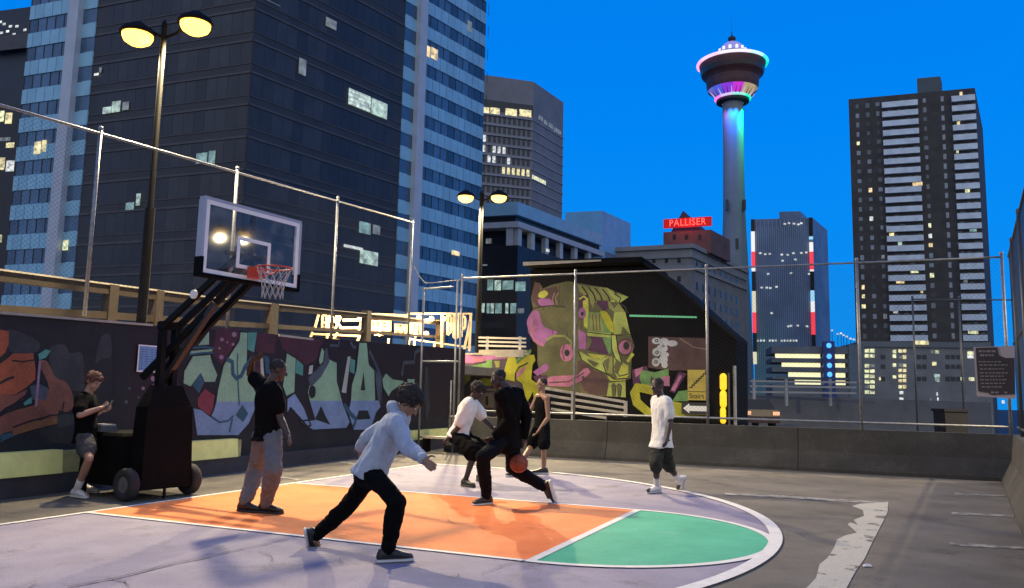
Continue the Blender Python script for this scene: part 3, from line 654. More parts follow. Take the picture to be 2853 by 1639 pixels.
m1 = n_.nodes.new("ShaderNodeMixShader"); m2 = n_.nodes.new("ShaderNodeMixShader"); tcg = n_.nodes.new("ShaderNodeTexCoord"); ng = n_.nodes.new("ShaderNodeTexNoise"); ng.inputs["Scale"].default_value = 5; ng.inputs["Detail"].default_value = 8
rg = n_.nodes.new("ShaderNodeMapRange"); rg.inputs["From Min"].default_value = .45; rg.inputs["From Max"].default_value = .75; rg.inputs["To Min"].default_value = .015; rg.inputs["To Max"].default_value = .22
n_.links.new(tcg.outputs["Object"], ng.inputs["Vector"]); n_.links.new(ng.outputs["Fac"], rg.inputs["Value"])
n_.links.new(fr.outputs[0], m1.inputs[0]); n_.links.new(tr_.outputs[0], m1.inputs[1]); n_.links.new(gs.outputs[0], m1.inputs[2])
n_.links.new(rg.outputs["Result"], m2.inputs[0]); n_.links.new(m1.outputs[0], m2.inputs[1]); n_.links.new(df.outputs[0], m2.inputs[2]); n_.links.new(m2.outputs[0], out.inputs[0])
mb = MB(); mb.flat([bp(-BW, 0, 0), bp(BW, 0, 0), bp(BW, BH, 0), bp(-BW, BH, 0)]); part("backboard_glass", mb, gl, hp)
mb = MB(); e_ = .055
bbox(mb, -BW, BW, 0, e_, .003, .009); bbox(mb, -BW, BW, BH - e_, BH, .003, .009); bbox(mb, -BW, -BW + e_, e_ + .001, BH - e_ - .001, .003, .009); bbox(mb, BW - e_, BW, e_ + .001, BH - e_ - .001, .003, .009); part("border_stripe", mb, M_bwh, hp)
mb = MB(); t0, t1, q = .14, .14 + .42, .05
bbox(mb, -.29, .29, t0, t0 + q, .003, .009); bbox(mb, -.29, .29, t1 - q, t1, .003, .009); bbox(mb, -.29, -.29 + q, t0 + q + .001, t1 - q - .001, .003, .009); bbox(mb, .29 - q, .29, t0 + q + .001, t1 - q - .001, .003, .009); part("shooter_square", mb, M_bwh, hp)
mb = MB(); bbox(mb, -BW - .03, BW + .03, BH + .001, BH + .04, -.09, .012); bbox(mb, -BW - .04, -BW - .001, .20, BH, -.09, .012); bbox(mb, BW + .001, BW + .04, .20, BH, -.09, .012); part("board_frame", mb, M_frm, hp)
mb = MB(); bbox(mb, -BW - .045, BW + .045, -.05, -.001, -.10, .025); bbox(mb, -BW - .045, -BW - .001, 0, .20, -.10, .025); bbox(mb, BW + .001, BW + .045, 0, .20, -.10, .025); part("edge_padding", mb, M_blk, hp)
mb = MB(); bbox(mb, -.03, .03, .02, BH, -.075, -.03); bbox(mb, -.42, .42, .30, .35, -.075, -.03); part("back_bracket", mb, M_blkm, hp)
RZ = .15; RCn = bp(0, RZ, .40)
mb = MB(); pts = [RCn + BX * .228 * math.cos(a) + BY * .228 * math.sin(a) for a in [2 * math.pi * k / 40 for k in range(41)]]; mb.tube(pts, .011, 8); rim = part("rim", mb, M_red, hp, sm=True)
mb = MB(); bbox(mb, -.10, .10, RZ - .12, RZ + .03, .012, .10); bbox(mb, -.09, .09, RZ - .03, RZ + .02, .10, .18); mb.tube([bp(-.08, RZ - .1, .05), RCn + BY * -.2 + BX * -.1], .012, 6); mb.tube([bp(.08, RZ - .1, .05), RCn + BY * .2 + BX * -.1], .012, 6); part("rim_bracket", mb, M_red, hp)
mb = MB(); nn, lv = 12, [(.226, -.01), (.185, -.11), (.15, -.21), (.135, -.30), (.14, -.40)]
def np_(i, k): r, z = lv[i]; a = 2 * math.pi * (k + .5 * (i % 2)) / nn; return RCn + BX * r * math.cos(a) + BY * r * math.sin(a) + Z * z
for i in range(len(lv) - 1):
    for k in range(nn):
        mb.tube([np_(i, k), np_(i + 1, k if i % 2 == 0 else k + 1)], .0048, 5); mb.tube([np_(i, k), np_(i + 1, k - 1 if i % 2 == 0 else k)], .0048, 5)
part("net", mb, M_netm, hp)
# box lying on the base
bt = thing("tool_box", sp(-.80, -.36, .83), "small grey box with a shiny lid resting on the hoop base", "box")
mb = MB(); sbox(mb, -.97, -.66, -.44, -.20, .832, .90, .01, .01); part("box_body", mb, mat("grey_plastic", (.10, .10, .10), .6, .2, 5), bt)
mb = MB(); sbox(mb, -.95, -.68, -.42, -.22, .902, .925); part("lid", mb, mat("shiny_lid", (.75, .75, .78), .25, metal=.6), bt)
# notice on the wall
M_nblue = mat("notice_paper_blue", (0.17, 0.30, 0.52), 0.7, .12, 6)
(a, z0_), (b, z1_) = FWALL.hit(376, 1036), FWALL.hit(443, 965)
nt_ = thing("notice_sheet", FWALL.p(a, z0_, .01), "pale blue notice sheet with rows of small print on the graffiti wall", "notice")
mb = MB(); FWALL.box(mb, a, b, z0_, z1_, .030, .036); part("paper", mb, M_bwh, nt_)
mb = MB(); FWALL.box(mb, a + .02, b - .02, z0_ + .02, z1_ - .02, .0365, .039); part("printed_panel", mb, M_nblue, nt_)
mb = MB()
for i in range(4):
    c0 = a + .04 + i * (b - a - .06) / 4
    for j in range(9):
        zz = z0_ + .05 + j * (z1_ - z0_ - .09) / 9; FWALL.box(mb, c0, c0 + (b - a) / 4 * R.uniform(.45, .72), zz, zz + .012, .0393, .0405)
part("small_print", mb, mat("print_ink", (.07, .13, .28), .8), nt_)

# ------------------------------------------------------------------ stairwell building with the mural, beyond the parapet
FM = Face((0, 26.0), AX)
M_hh = mat("black_cladding", (0.009, 0.009, 0.0095), 0.85, 0.25, 1.2, spec=.04)
hh = thing("stairwell_building", FM.p(5, 0), "black stairwell building with a sloping roof and a giant painted face", "building")
prof = [(1478, 1180), (1478, 752), (1800, 742), (1850, 772), (1905, 816), (1960, 866), (2003, 907), (2052, 948), (2052, 1180)]
pp = []
for i, (x, y) in enumerate(prof):
    s_, z_ = FM.hit(x, y); z_ = 0 if y == 1180 else z_; pp.append(FM.p(s_, z_, 0))
mb = MB(); mb.prism(pp, -FM.n * 2.4); part("walls", mb, M_hh, hh)
(a, z_), (b, zb_) = FM.hit(1476, 748), FM.hit(1800, 738)
mb = MB(); mb.hexa([FM.p(a, z_, -3), FM.p(b, zb_, -3), FM.p(b, zb_, .55), FM.p(a, z_, .55), FM.p(a, z_ + .16, -3), FM.p(b, zb_ + .16, -3), FM.p(b, zb_ + .16, .55), FM.p(a, z_ + .16, .55)]); rf = part("roof_slab", mb, M_hh, hh)
mb = MB(); b2 = FM.hit(1690, 741)[0]; mb.hexa([FM.p(a, z_ + .0, .552), FM.p(b2, z_ + .02, .552), FM.p(b2, z_ + .02, .58), FM.p(a, z_ + .0, .58), FM.p(a, z_ + .12, .552), FM.p(b2, z_ + .07, .552), FM.p(b2, z_ + .07, .58), FM.p(a, z_ + .12, .58)]); part("roof_edge", mb, M_timt, rf)
mb = MB()
rp = [FM.hit(x, y) for x, y in prof[2:8]]
for (a_, z1a), (b_, z1b) in zip(rp, rp[1:]):
    mb.hexa([FM.p(a_, z1a + .005, -2.4), FM.p(b_, z1b + .005, -2.4), FM.p(b_, z1b + .005, .35), FM.p(a_, z1a + .005, .35), FM.p(a_, z1a + .12, -2.4), FM.p(b_, z1b + .12, -2.4), FM.p(b_, z1b + .12, .35), FM.p(a_, z1a + .12, .35)])
part("sloping_roof", mb, mat("roof_membrane", (.014, .015, .017), .85, .2, 2, spec=.05), hh)
MPn = ["olive_dark", "olive", "lime", "yellow_green", "plum", "violet", "pink", "ink", "rust_brown", "green", "yellow", "white_paint", "tan"]
MPc = [(.12, .115, .045), (.27, .28, .075), (.40, .46, .10), (.52, .52, .07), (.085, .022, .07), (.34, .12, .30), (.44, .16, .25), (.018, .018, .012), (.09, .045, .04), (.13, .27, .08), (.42, .40, .02), (.5, .5, .5), (.26, .20, .13)]
MP = [mat("mural_" + n, c, .75, .38, 1.6, bump=.2, bscale=20, detail=12, grain=.18, gscale=25) for n, c in zip(MPn, MPc)]
OD, OL, LI, YG, PL, VI, PK, IK, RB, GN, YE, WH, TN = range(13)
mm = MB(); ml = [0]
def mp(c, pts, k, z, sp_=False, Fc=FM, m=None):
    m = m or mm; m.mat(k); ml[0] += 1; q_ = cv(c, pts); Fc.poly(m, spline(q_) if sp_ else q_, .004 + z * .005 + ml[0] * .00006)
def ms(c, pts, wd, k, z, m=None):
    m = m or mm; m.mat(k); ml[0] += 1; FM.stroke(m, cv(c, pts), wd * c[2], .004 + z * .005 + ml[0] * .00006)
def md(c, x, y, rx, ry, k, z, m=None):
    m = m or mm; m.mat(k); ml[0] += 1; FM.disc(m, c[0] + x * c[2], c[1] + y * c[2], rx * c[2], ry * c[2], .004 + z * .005 + ml[0] * .00006)
Q5 = (1440, 740, .3023)
mp(Q5, [(165, 150), (215, 165), (235, 215), (330, 175), (450, 150), (600, 168), (830, 205), (1030, 290), (945, 350), (1000, 440), (1050, 640), (1085, 740), (1060, 830), (1050, 1040), (1005, 1060), (1005, 1215), (830, 1205), (600, 1190), (250, 1140), (190, 900), (190, 740), (105, 620), (95, 510), (150, 400), (130, 300)], OD, 0)
mp(Q5, [(165, 150), (215, 165), (210, 240), (280, 210), (370, 190), (390, 260), (340, 370), (200, 385), (130, 320)], RB, 1); mp(Q5, [(210, 250), (260, 230), (290, 260), (250, 300), (200, 290)], YG, 2, True); mp(Q5, [(200, 310), (310, 310), (330, 370), (220, 370)], VI, 2, True)
ms(Q5, [(385, 250), (355, 300), (375, 360)], 14, TN, 2); ms(Q5, [(350, 250), (330, 310), (340, 360)], 12, TN, 2); ms(Q5, [(150, 395), (300, 370), (450, 385)], 8, IK, 2)
mp(Q5, [(140, 430), (200, 420), (250, 560), (380, 615), (290, 665), (240, 745), (150, 690), (100, 570), (98, 500)], VI, 1, True); ms(Q5, [(180, 560), (130, 610), (160, 690), (250, 740)], 22, PK, 2); ms(Q5, [(150, 480), (130, 560), (170, 640)], 12, PK, 2)
ms(Q5, [(270, 690), (340, 650), (440, 650), (500, 700), (500, 760)], 18, OL, 2); md(Q5, 460, 805, 62, 82, PK, 3); md(Q5, 465, 805, 24, 30, IK, 4); ms(Q5, [(440, 730), (420, 800), (440, 870)], 8, RB, 4)
mp(Q5, [(150, 980), (270, 900), (300, 930), (280, 970), (190, 1020)], VI, 2); mp(Q5, [(150, 1020), (280, 1010), (270, 1090), (180, 1080)], PL, 1)
mp(Q5, [(270, 1060), (300, 1030), (330, 1020), (560, 1010), (620, 950), (660, 945), (680, 985), (600, 1060), (480, 1120), (290, 1110)], PK, 2); ms(Q5, [(300, 1080), (480, 1070), (620, 990)], 10, RB, 3); ms(Q5, [(610, 1020), (620, 1080), (700, 1130), (800, 1140)], 26, RB, 2)
for i in range(9): ms(Q5, [(230 + i * 55, 190 + (i % 3) * 130), (260 + i * 40, 300 + (i % 4) * 110), (240 + i * 45, 420 + (i % 3) * 120)], 7, RB, 1)
# the face planes
for q in ([(560, 200), (650, 290), (600, 420), (560, 470)], [(230, 760), (330, 740), (400, 900), (330, 1000), (230, 960)], [(300, 400), (520, 390), (520, 560), (420, 610), (300, 560)], [(560, 880), (700, 960), (820, 1020), (830, 1180), (620, 1150)], [(420, 160), (540, 170), (530, 300), (400, 320)]): mp(Q5, q, RB if q[0][0] == 560 and q[0][1] > 800 else OD, 1, True)
for q in ([(860, 330), (940, 350), (900, 400)], [(650, 640), (700, 690), (660, 780), (640, 770)], [(800, 880), (860, 850), (840, 980)], [(920, 860), (970, 900), (930, 1010), (895, 940)], [(980, 560), (1045, 640), (960, 640)], [(720, 330), (800, 420), (700, 420)], [(640, 860), (760, 900), (720, 940)]): mp(Q5, q, OD, 5)
mp(Q5, [(560, 180), (830, 208), (1030, 290), (945, 345), (860, 325), (740, 320), (720, 420), (650, 290), (580, 240)], OL, 1)
for x0 in (600, 660, 720, 790, 850, 900): ms(Q5, [(x0, 190 + (x0 - 600) * .15), (x0 + 50, 260 + (x0 - 600) * .1), (x0 + 70, 330)], 12, IK, 2)
mp(Q5, [(830, 205), (900, 255), (1030, 292), (950, 345), (880, 300)], LI, 2); md(Q5, 885, 335, 22, 18, YG, 3); ms(Q5, [(900, 260), (960, 300), (945, 345)], 10, IK, 3)
mp(Q5, [(570, 280), (650, 270), (660, 420), (640, 500), (590, 500), (570, 420)], PL, 2); md(Q5, 605, 440, 34, 50, VI, 3); md(Q5, 605, 445, 14, 18, IK, 4); mp(Q5, [(610, 330), (660, 300), (665, 600), (620, 560)], YG, 2); ms(Q5, [(575, 310), (620, 285), (660, 320)], 16, YG, 3)
mp(Q5, [(660, 430), (770, 430), (870, 610), (870, 650), (650, 640)], GN, 2); mp(Q5, [(680, 440), (760, 440), (790, 520), (800, 610), (670, 600)], OL, 3); 
for x0 in (700, 730, 760): ms(Q5, [(x0, 450), (x0 + 10, 600)], 6, IK, 4)
mp(Q5, [(770, 425), (835, 435), (895, 560), (885, 622), (830, 560)], YE, 4, True)
mp(Q5, [(740, 325), (840, 330), (860, 380), (800, 425), (730, 400)], PL, 2); mp(Q5, [(840, 330), (940, 350), (1000, 430), (900, 430), (850, 390)], OL, 2); ms(Q5, [(945, 350), (1000, 380), (1020, 440)], 16, IK, 3)
mp(Q5, [(900, 430), (1000, 430), (1050, 650), (900, 640), (880, 560)], LI, 1); ms(Q5, [(650, 615), (860, 640), (1050, 640)], 8, IK, 4); mp(Q5, [(650, 605), (870, 628), (870, 665), (650, 650)], LI, 3)
mp(Q5, [(570, 590), (640, 630), (640, 775), (570, 770)], VI, 2); mp(Q5, [(640, 650), (790, 665), (860, 825), (640, 780)], PL, 2); mp(Q5, [(790, 665), (870, 655), (870, 800), (850, 820)], GN, 2)
mp(Q5, [(870, 640), (915, 640), (935, 780), (975, 920), (940, 940), (880, 780)], LI, 3); ms(Q5, [(915, 640), (935, 780), (975, 920)], 7, IK, 4); ms(Q5, [(870, 640), (880, 780), (940, 935)], 7, IK, 4)
md(Q5, 1000, 750, 76, 82, RB, 3); md(Q5, 1000, 755, 58, 64, PK, 4); md(Q5, 1012, 740, 28, 38, IK, 5); ms(Q5, [(1050, 700), (1075, 750), (1055, 810)], 8, TN, 4)
mp(Q5, [(570, 785), (660, 835), (760, 865), (850, 835), (790, 900), (830, 1000), (700, 940), (600, 870)], LI, 2); mp(Q5, [(650, 810), (830, 830), (780, 860), (700, 850)], YG, 3); mp(Q5, [(850, 840), (885, 840), (885, 1000), (830, 990), (795, 900)], OL, 3)
mp(Q5, [(890, 850), (1030, 920), (1030, 1000), (930, 1040), (880, 940)], LI, 2); md(Q5, 985, 960, 42, 46, YG, 3); ms(Q5, [(890, 850), (890, 960), (950, 1020), (1030, 1000)], 8, IK, 4); ms(Q5, [(795, 900), (830, 1000), (900, 1050), (1020, 1040)], 10, IK, 4)
mp(Q5, [(830, 1000), (900, 1045), (1040, 1000), (1000, 1060), (860, 1065)], YG, 3); mp(Q5, [(1060, 800), (1085, 820), (1030, 900), (1010, 880)], YG, 3); ms(Q5, [(570, 785), (600, 870), (700, 940), (830, 1000)], 9, IK, 4)
mp(Q5, [(850, 1080), (1000, 1068), (1005, 1215), (830, 1205)], LI, 1); 
for x0 in (895, 945): mp(Q5, [(x0 - 22, 1110), (x0, 1085), (x0 + 20, 1110), (x0 + 14, 1210), (x0 - 14, 1210)], OD, 2); ms(Q5, [(x0 - 22, 1110), (x0, 1085), (x0 + 22, 1110), (x0 + 14, 1200)], 7, IK, 3)
part("mural", mm, MP, hh, fix=False)
Q1 = (1400, 740, .3504); m2_ = MB()
mp(Q1, [(1160, 565), (1620, 578), (1622, 835), (1330, 835), (1160, 812)], RB, 0, m=m2_); ms(Q1, [(1410, 580), (1520, 650), (1640, 670)], 8, TN, 1, m=m2_)
for x, y, rx, ry in ((1225, 600, 36, 26), (1285, 610, 40, 34), (1350, 620, 44, 24), (1270, 660, 45, 34), (1225, 690, 34, 34), (1290, 710, 34, 22), (1280, 750, 36, 34), (1220, 768, 32, 36), (1290, 790, 26, 26)): md(Q1, x, y, rx, ry, WH, 1, m=m2_)
for x, y, r_ in ((1225, 598, 14), (1230, 690, 14), (1222, 768, 14), (1280, 640, 10)): md(Q1, x, y, r_, r_, IK, 2, m=m2_); md(Q1, x, y, r_ * .5, r_ * .5, WH, 3, m=m2_)
mp(Q1, [(1030, 830), (1150, 795), (1170, 900), (1040, 960)], PL, 0, m=m2_); mp(Q1, [(1050, 830), (1120, 805), (1100, 860), (1060, 890)], PK, 1, m=m2_)
mp(Q1, [(1110, 830), (1210, 850), (1320, 820), (1325, 890), (1210, 980), (1110, 960), (1090, 890)], GN, 1, m=m2_); mp(Q1, [(1270, 880), (1330, 880), (1330, 960), (1265, 955)], PK, 2, m=m2_); mp(Q1, [(1180, 880), (1280, 950), (1280, 1080), (1180, 1080)], PL, 1, m=m2_)
mp(Q1, [(1015, 1010), (1060, 935), (1190, 955), (1200, 1030), (1090, 1005), (1100, 1070), (1190, 1150), (1290, 1200), (1150, 1200), (1040, 1110)], YE, 2, m=m2_)
mp(Q1, [(1330, 1000), (1400, 845), (1465, 860), (1370, 1015)], PL, 1, m=m2_); mp(Q1, [(1340, 990), (1410, 870), (1430, 880), (1370, 1000)], PK, 2, m=m2_); mp(Q1, [(1350, 1080), (1400, 1000), (1480, 990), (1480, 1080)], GN, 2, m=m2_); mp(Q1, [(1350, 1080), (1440, 1095), (1640, 1190), (1350, 1200)], YE, 1, m=m2_)
part("graffiti", m2_, MP, hh, fix=False)
M_glg = mat("green_strip_light", (.1, .4, .2), .5, emit=(.08, .32, .16), es=.6)  # emission puts the green light streak into a thin bar
(a, z_), (b, zb_) = FM.hit(1755, 882), FM.hit(1942, 886); mb = MB()
mb.hexa([FM.p(a, z_ - .01, .02), FM.p(b, zb_ - .01, .02), FM.p(b, zb_ - .01, .05), FM.p(a, z_ - .01, .05), FM.p(a, z_ + .05, .02), FM.p(b, zb_ + .04, .02), FM.p(b, zb_ + .04, .05), FM.p(a, z_ + .05, .05)]); part("strip_light", mb, M_glg, hh)
mb = MB(); (a, z_) = FM.hit(2048, 1020); mb.tube([FM.p(a, 0, .1), FM.p(a, z_, .1)], .05, 8); part("downpipe", mb, M_galv, hh)
M_ylit = mat("yellow_lit_lens", (.9, .6, .02), .4, emit=(1.0, .58, .02), es=.9)
yl = thing("yellow_marker_light", FM.p(FM.hit(2010, 1100)[0], .5, .1), "stack of three glowing yellow lenses on the black building's corner", "light")
for (x0, x1, y0, y1) in ((2007, 2027, 1044, 1086), (2007, 2027, 1092, 1134), (2008, 2025, 1138, 1178)):
    a, z1_ = FM.hit(x0, y0); b, z0_ = FM.hit(x1, y1); mb = MB()
    c = FM.p((a + b) / 2, 0, .12); hw_ = (b - a) / 2; mb.cap(c + Z * (z0_ + hw_ * .6), hw_, c + Z * (z1_ - hw_ * .6), hw_, 16, 4); part("lens", mb, M_ylit, yl, sm=False)
mb = MB(); a, z1_ = FM.hit(2032, 1040); mb.tube([FM.p(a, 0, .12), FM.p(a, z1_, .12)], .03, 8); part("bracket", mb, M_pdark, yl)
# stair sign, arrow sign
def sign(name, label, px0, px1, py0, py1, m, o):
    a, z1_ = FM.hit(px0, py0); b, z0_ = FM.hit(px1, py1); t = thing(name, FM.p((a + b) / 2, z0_, o), label, "sign")
    mb = MB(); FM.box(mb, a, b, z0_, z1_, o, o + .03); part("sign_panel", mb, m, t); return t, a, b, z0_, z1_
FMt = FM.t if FM.t.x > 0 else -FM.t
M_sy = mat("sign_yellow", (.50, .38, .06), .6, .1, 4)
t, a, b, z0_, z1_ = sign("stairs_sign", "yellow sign with a black zigzag stair symbol and lettering", 1918, 1969, 1031, 1116, M_sy, .10)
mb = MB(); n_s = 7; x0, y0, x1, y1 = a + .1 * (b - a), z0_ + .40 * (z1_ - z0_), b - .04 * (b - a), z0_ + .92 * (z1_ - z0_)
for i in range(n_s):
    xa, xb = x0 + (x1 - x0) * i / n_s, x0 + (x1 - x0) * (i + 1) / n_s; za_, zb2 = y0 + (y1 - y0) * i / n_s, y0 + (y1 - y0) * (i + 1) / n_s
    FM.box(mb, xa, xb + .03, za_, za_ + .035, .1305, .134); FM.box(mb, xb, xb + .034, za_ + .036, zb2 + .03, .1305, .134)
FM.box(mb, a, b, z0_ + .27 * (z1_ - z0_), z0_ + .29 * (z1_ - z0_), .1305, .133)
part("stair_symbol", mb, MP[IK], t)
mb = MB(); put_text(mb, "Stairs", .20, .002, FM.p((a + b) / 2, z0_ + .13 * (z1_ - z0_), .134), FMt, Z, FM.n); part("lettering", mb, MP[IK], t)
t, a, b, z0_, z1_ = sign("arrow_sign", "black sign with a white arrow pointing left, under the stair sign", 1902, 1980, 1121, 1156, mat("sign_black", (.02, .02, .02), .6), .14)
mb = MB(); w_ = b - a; h_ = z1_ - z0_; ar = [(.06, .50), (.28, .92), (.28, .72), (.93, .72), (.93, .28), (.28, .28), (.28, .08)]; mb.flat([FM.p(a + x * w_, z0_ + y * h_, .1735) for x, y in ar]); part("arrow", mb, M_bwh, t)
# low graffiti wall left of the mural
lw = thing("low_graffiti_wall", FM.p(0, 0), "low wall with green, yellow and pink graffiti between gate and mural", "wall")
a, z1_ = FM.hit(1286, 989); b, _ = FM.hit(1476, 990); mb = MB(); FM.box(mb, a, b - .01, 0, z1_, -.3, 0); part("wall_body", mb, mat("wall_purple_grey", (.07, .055, .07), .8, .3, 1.5), lw)
mb = MB(); FM.box(mb, a, b - .01, z1_ + .002, z1_ + .06, -.32, .03); part("coping", mb, M_capm, lw)
m3_ = MB(); Q4 = (1270, 940, .1786)
for pts, k, z in (([(130, 260), (250, 290), (800, 285), (790, 340), (560, 350), (260, 410), (140, 400)], VI, 1), ([(250, 320), (450, 300), (420, 380), (280, 400)], PK, 2), ([(130, 470), (480, 400), (480, 350), (570, 350), (570, 470), (350, 560), (130, 560)], GN, 1),
    ([(130, 580), (240, 590), (230, 660), (130, 755)], LI, 1), ([(600, 370), (690, 370), (680, 470), (630, 470)], OL, 1), ([(300, 700), (440, 630), (560, 655), (560, 760), (300, 760)], YE, 1), ([(350, 570), (560, 480), (580, 590), (330, 610)], PL, 1),
    ([(820, 290), (930, 285), (950, 420), (940, 560), (930, 690), (760, 655), (760, 520)], YE, 2), ([(945, 420), (1130, 275), (1225, 275), (1245, 360), (1200, 430), (1180, 660), (1310, 740), (1290, 900), (1330, 990), (1220, 985), (1210, 850), (1120, 1010), (1040, 1020), (1080, 880), (1040, 720), (950, 660)], YE, 2),
    ([(950, 560), (1100, 440), (1090, 500), (960, 650)], PK, 3), ([(940, 350), (1180, 180), (1180, 240), (950, 400)], GN, 3), ([(370, 870), (600, 860), (600, 1100), (340, 1100)], TN, 1), ([(470, 920), (510, 920), (510, 1060), (470, 1060)], IK, 2), ([(1000, 1040), (1200, 1020), (1150, 1200), (1000, 1200)], PL, 1), ([(460, 800), (640, 800), (620, 840), (450, 835)], TN, 2)):
    mp(Q4, pts, k, z, m=m3_)
ms(Q4, [(930, 680), (935, 560), (990, 470), (1130, 400)], 18, IK, 4, m=m3_)
part("graffiti", m3_, MP, lw, fix=False)
# rails
M_wr = mat("white_rail_paint", (.62, .58, .48), .6, .12, 5)
def px_rail(name, label, cat, lines, posts, Y, m, th=.03, zbot=None):
    t = thing(name, at(*lines[0][0], Y), label, cat)
    for a, b in lines:
        A_, B_ = at(*a, Y), at(*b, Y - (b[0] - a[0]) / F * Y * .42); d = (B_ - A_); mb = MB(); mb.box((A_ + B_) / 2, d / 2, V((-d.y, d.x, 0)).normalized() * .03, Z * th); part("rail", mb, m, t)
    for x, y0, y1 in posts:
        yy = Y - (x - lines[0][0][0]) / F * Y * .42; A_, B_ = at(x, y0, yy), at(x, y1, yy); mb = MB(); mb.box((A_.x, A_.y, (A_.z + B_.z) / 2), (.045, 0, 0), (0, .045, 0), (0, 0, abs(A_.z - B_.z) / 2)); part("rail_post", mb, m, t)
    return t
t = px_rail("white_guard_rail", "short white guard rail of three bars above the low graffiti wall", "guard rail", [((1334, 941), (1466, 944)), ((1334, 952), (1466, 955)), ((1334, 963), (1466, 966))], [(1358, 938, 980), (1449, 938, 984)], 26.6, M_wr)
A_, B_ = at(1340, 984, 26.6), at(1464, 984, 25.9); mb = MB(); d = B_ - A_; mb.box((A_ + B_) / 2 - Z * .02, d / 2, V((-d.y, d.x, 0)).normalized() * .15, Z * .12); part("kerb_beam", mb, M_capm, t)
px_rail("ramp_rail", "sloping grey ramp handrail in front of the painted face", "handrail", [((1516, 1082), (1744, 1121)), ((1520, 1101), (1740, 1136)), ((1536, 1122), (1742, 1152)), ((1536, 1140), (1690, 1165))], [(1596, 1092, 1176), (1743, 1118, 1162)], 24.0, mat("grey_rail_paint", (.36, .33, .30), .6, .15, 5), .035)
# lit timber letters on the ramp terrace
M_lit = mat("pale_timber_letters", (.66, .50, .30), .7, .12, 6)
M_plate = mat("peach_board", (.62, .36, .20), .7, .12, 4)
M_bulb = mat("bulb_lit", (1, .7, .3), .4, emit=(1, .66, .25), es=5)
ls = thing("light_sculpture", at(1100, 965, 27), "lit timber frame of leaning letter shapes and bulbs above the graffiti wall", "sculpture")
QS = (840, 820, .2953); YS = 27.0
FS = Face(at(1000, 960, YS), (1, -.1)); lsm = MB()
def lst(pts, wd, o=0.0, m=None):
    q = [FS.hit(*p) for p in cv(QS, pts)]; w2 = wd * QS[2] / F * YS / 2; mb = m or lsm
    for (a, za_), (b, zb2) in zip(q, q[1:]):
        A_, B_ = FS.p(a, za_, o), FS.p(b, zb2, o); d = B_ - A_; nn_ = d.cross(FS.n).normalized()
        if d.length > 1e-4: mb.box((A_ + B_) / 2, d / 2, nn_ * w2, FS.n * .03)
lst([(330, 180), (1010, 205)], 26); lst([(1000, 185), (1610, 185)], 16); lst([(390, 245), (600, 245)], 22, .02); lst([(390, 318), (590, 318)], 22, .02); lst([(95, 375), (560, 395)], 18); lst([(1010, 420), (1600, 505)], 14)
part("frame", lsm, M_lit, ls)
letters = [[[(165, 195), (130, 325)], [(130, 325), (150, 330)]], [[(205, 200), (200, 330), (235, 332), (240, 270), (215, 268)], [(205, 200), (240, 205), (240, 270)]], [[(262, 205), (258, 330)], [(258, 205), (285, 240), (258, 268)]], [[(300, 210), (290, 332)]], [[(345, 215), (320, 250), (345, 290), (320, 335)]], [[(375, 215), (350, 270), (385, 335)]],
    [[(545, 350), (570, 260), (590, 350)], [(555, 315), (585, 315)]], [[(1385, 200), (1380, 385), (1415, 350), (1415, 215), (1385, 200)], [(1382, 290), (1415, 285)]], [[(1445, 190), (1440, 410), (1475, 412), (1478, 190)]], [[(1515, 190), (1510, 405)], [(1515, 195), (1548, 230), (1545, 320), (1512, 330)]],
    [[(1330, 200), (1325, 515)], [(1330, 240), (1365, 240)]], [[(1600, 185), (1585, 540)]], [[(1595, 260), (1535, 535)]], [[(110, 360), (85, 415)]], [[(250, 370), (245, 420)]], [[(345, 365), (305, 430), (360, 435)]], [[(555, 395), (530, 450)]], [[(825, 420), (825, 475)]], [[(1020, 430), (1010, 485)]], [[(1070, 435), (1068, 490)]], [[(1260, 460), (1255, 520)]]]
for L_ in letters:
    mb = MB()
    for st in L_: lst(st, 19 if st[0][0] < 1300 else 23, .05, mb)
    part("letter_shape", mb, M_lit, ls)
for pts, holes in (([(640, 245), (850, 250), (845, 350), (640, 345)], [[(672, 262), (685, 262), (685, 300), (672, 300)], [(718, 262), (732, 262), (732, 302), (718, 302)], [(760, 265), (800, 272), (800, 285), (760, 278)], [(765, 300), (805, 300), (805, 312), (765, 312)]]), ([(875, 280), (1000, 285), (1000, 310), (990, 390), (880, 385)], [[(925, 290), (945, 290), (945, 310), (925, 310)], [(905, 345), (920, 345), (920, 385), (905, 385)], [(955, 345), (970, 345), (970, 388), (955, 388)]]), ([(1020, 270), (1155, 275), (1150, 400), (1025, 395)], [[(1060, 290), (1072, 290), (1072, 330), (1060, 330)], [(1100, 290), (1115, 290), (1115, 370), (1100, 370)], [(1050, 350), (1070, 350), (1070, 380), (1050, 380)]]), ([(690, 360), (720, 365), (780, 390), (690, 392)], [])):
    mb = MB(); mb.prism([FS.p(*FS.hit(*p), -.02) for p in cv(QS, pts)], FS.n * .04); bo = part("letter_board", mb, M_plate, ls)
    if holes:
        mb = MB()
        for h in holes: mb.prism([FS.p(*FS.hit(*p), .022) for p in cv(QS, h)], FS.n * .01)
        part("cut_out", mb, mat("dark_timber", (.05, .03, .02), .8), bo)
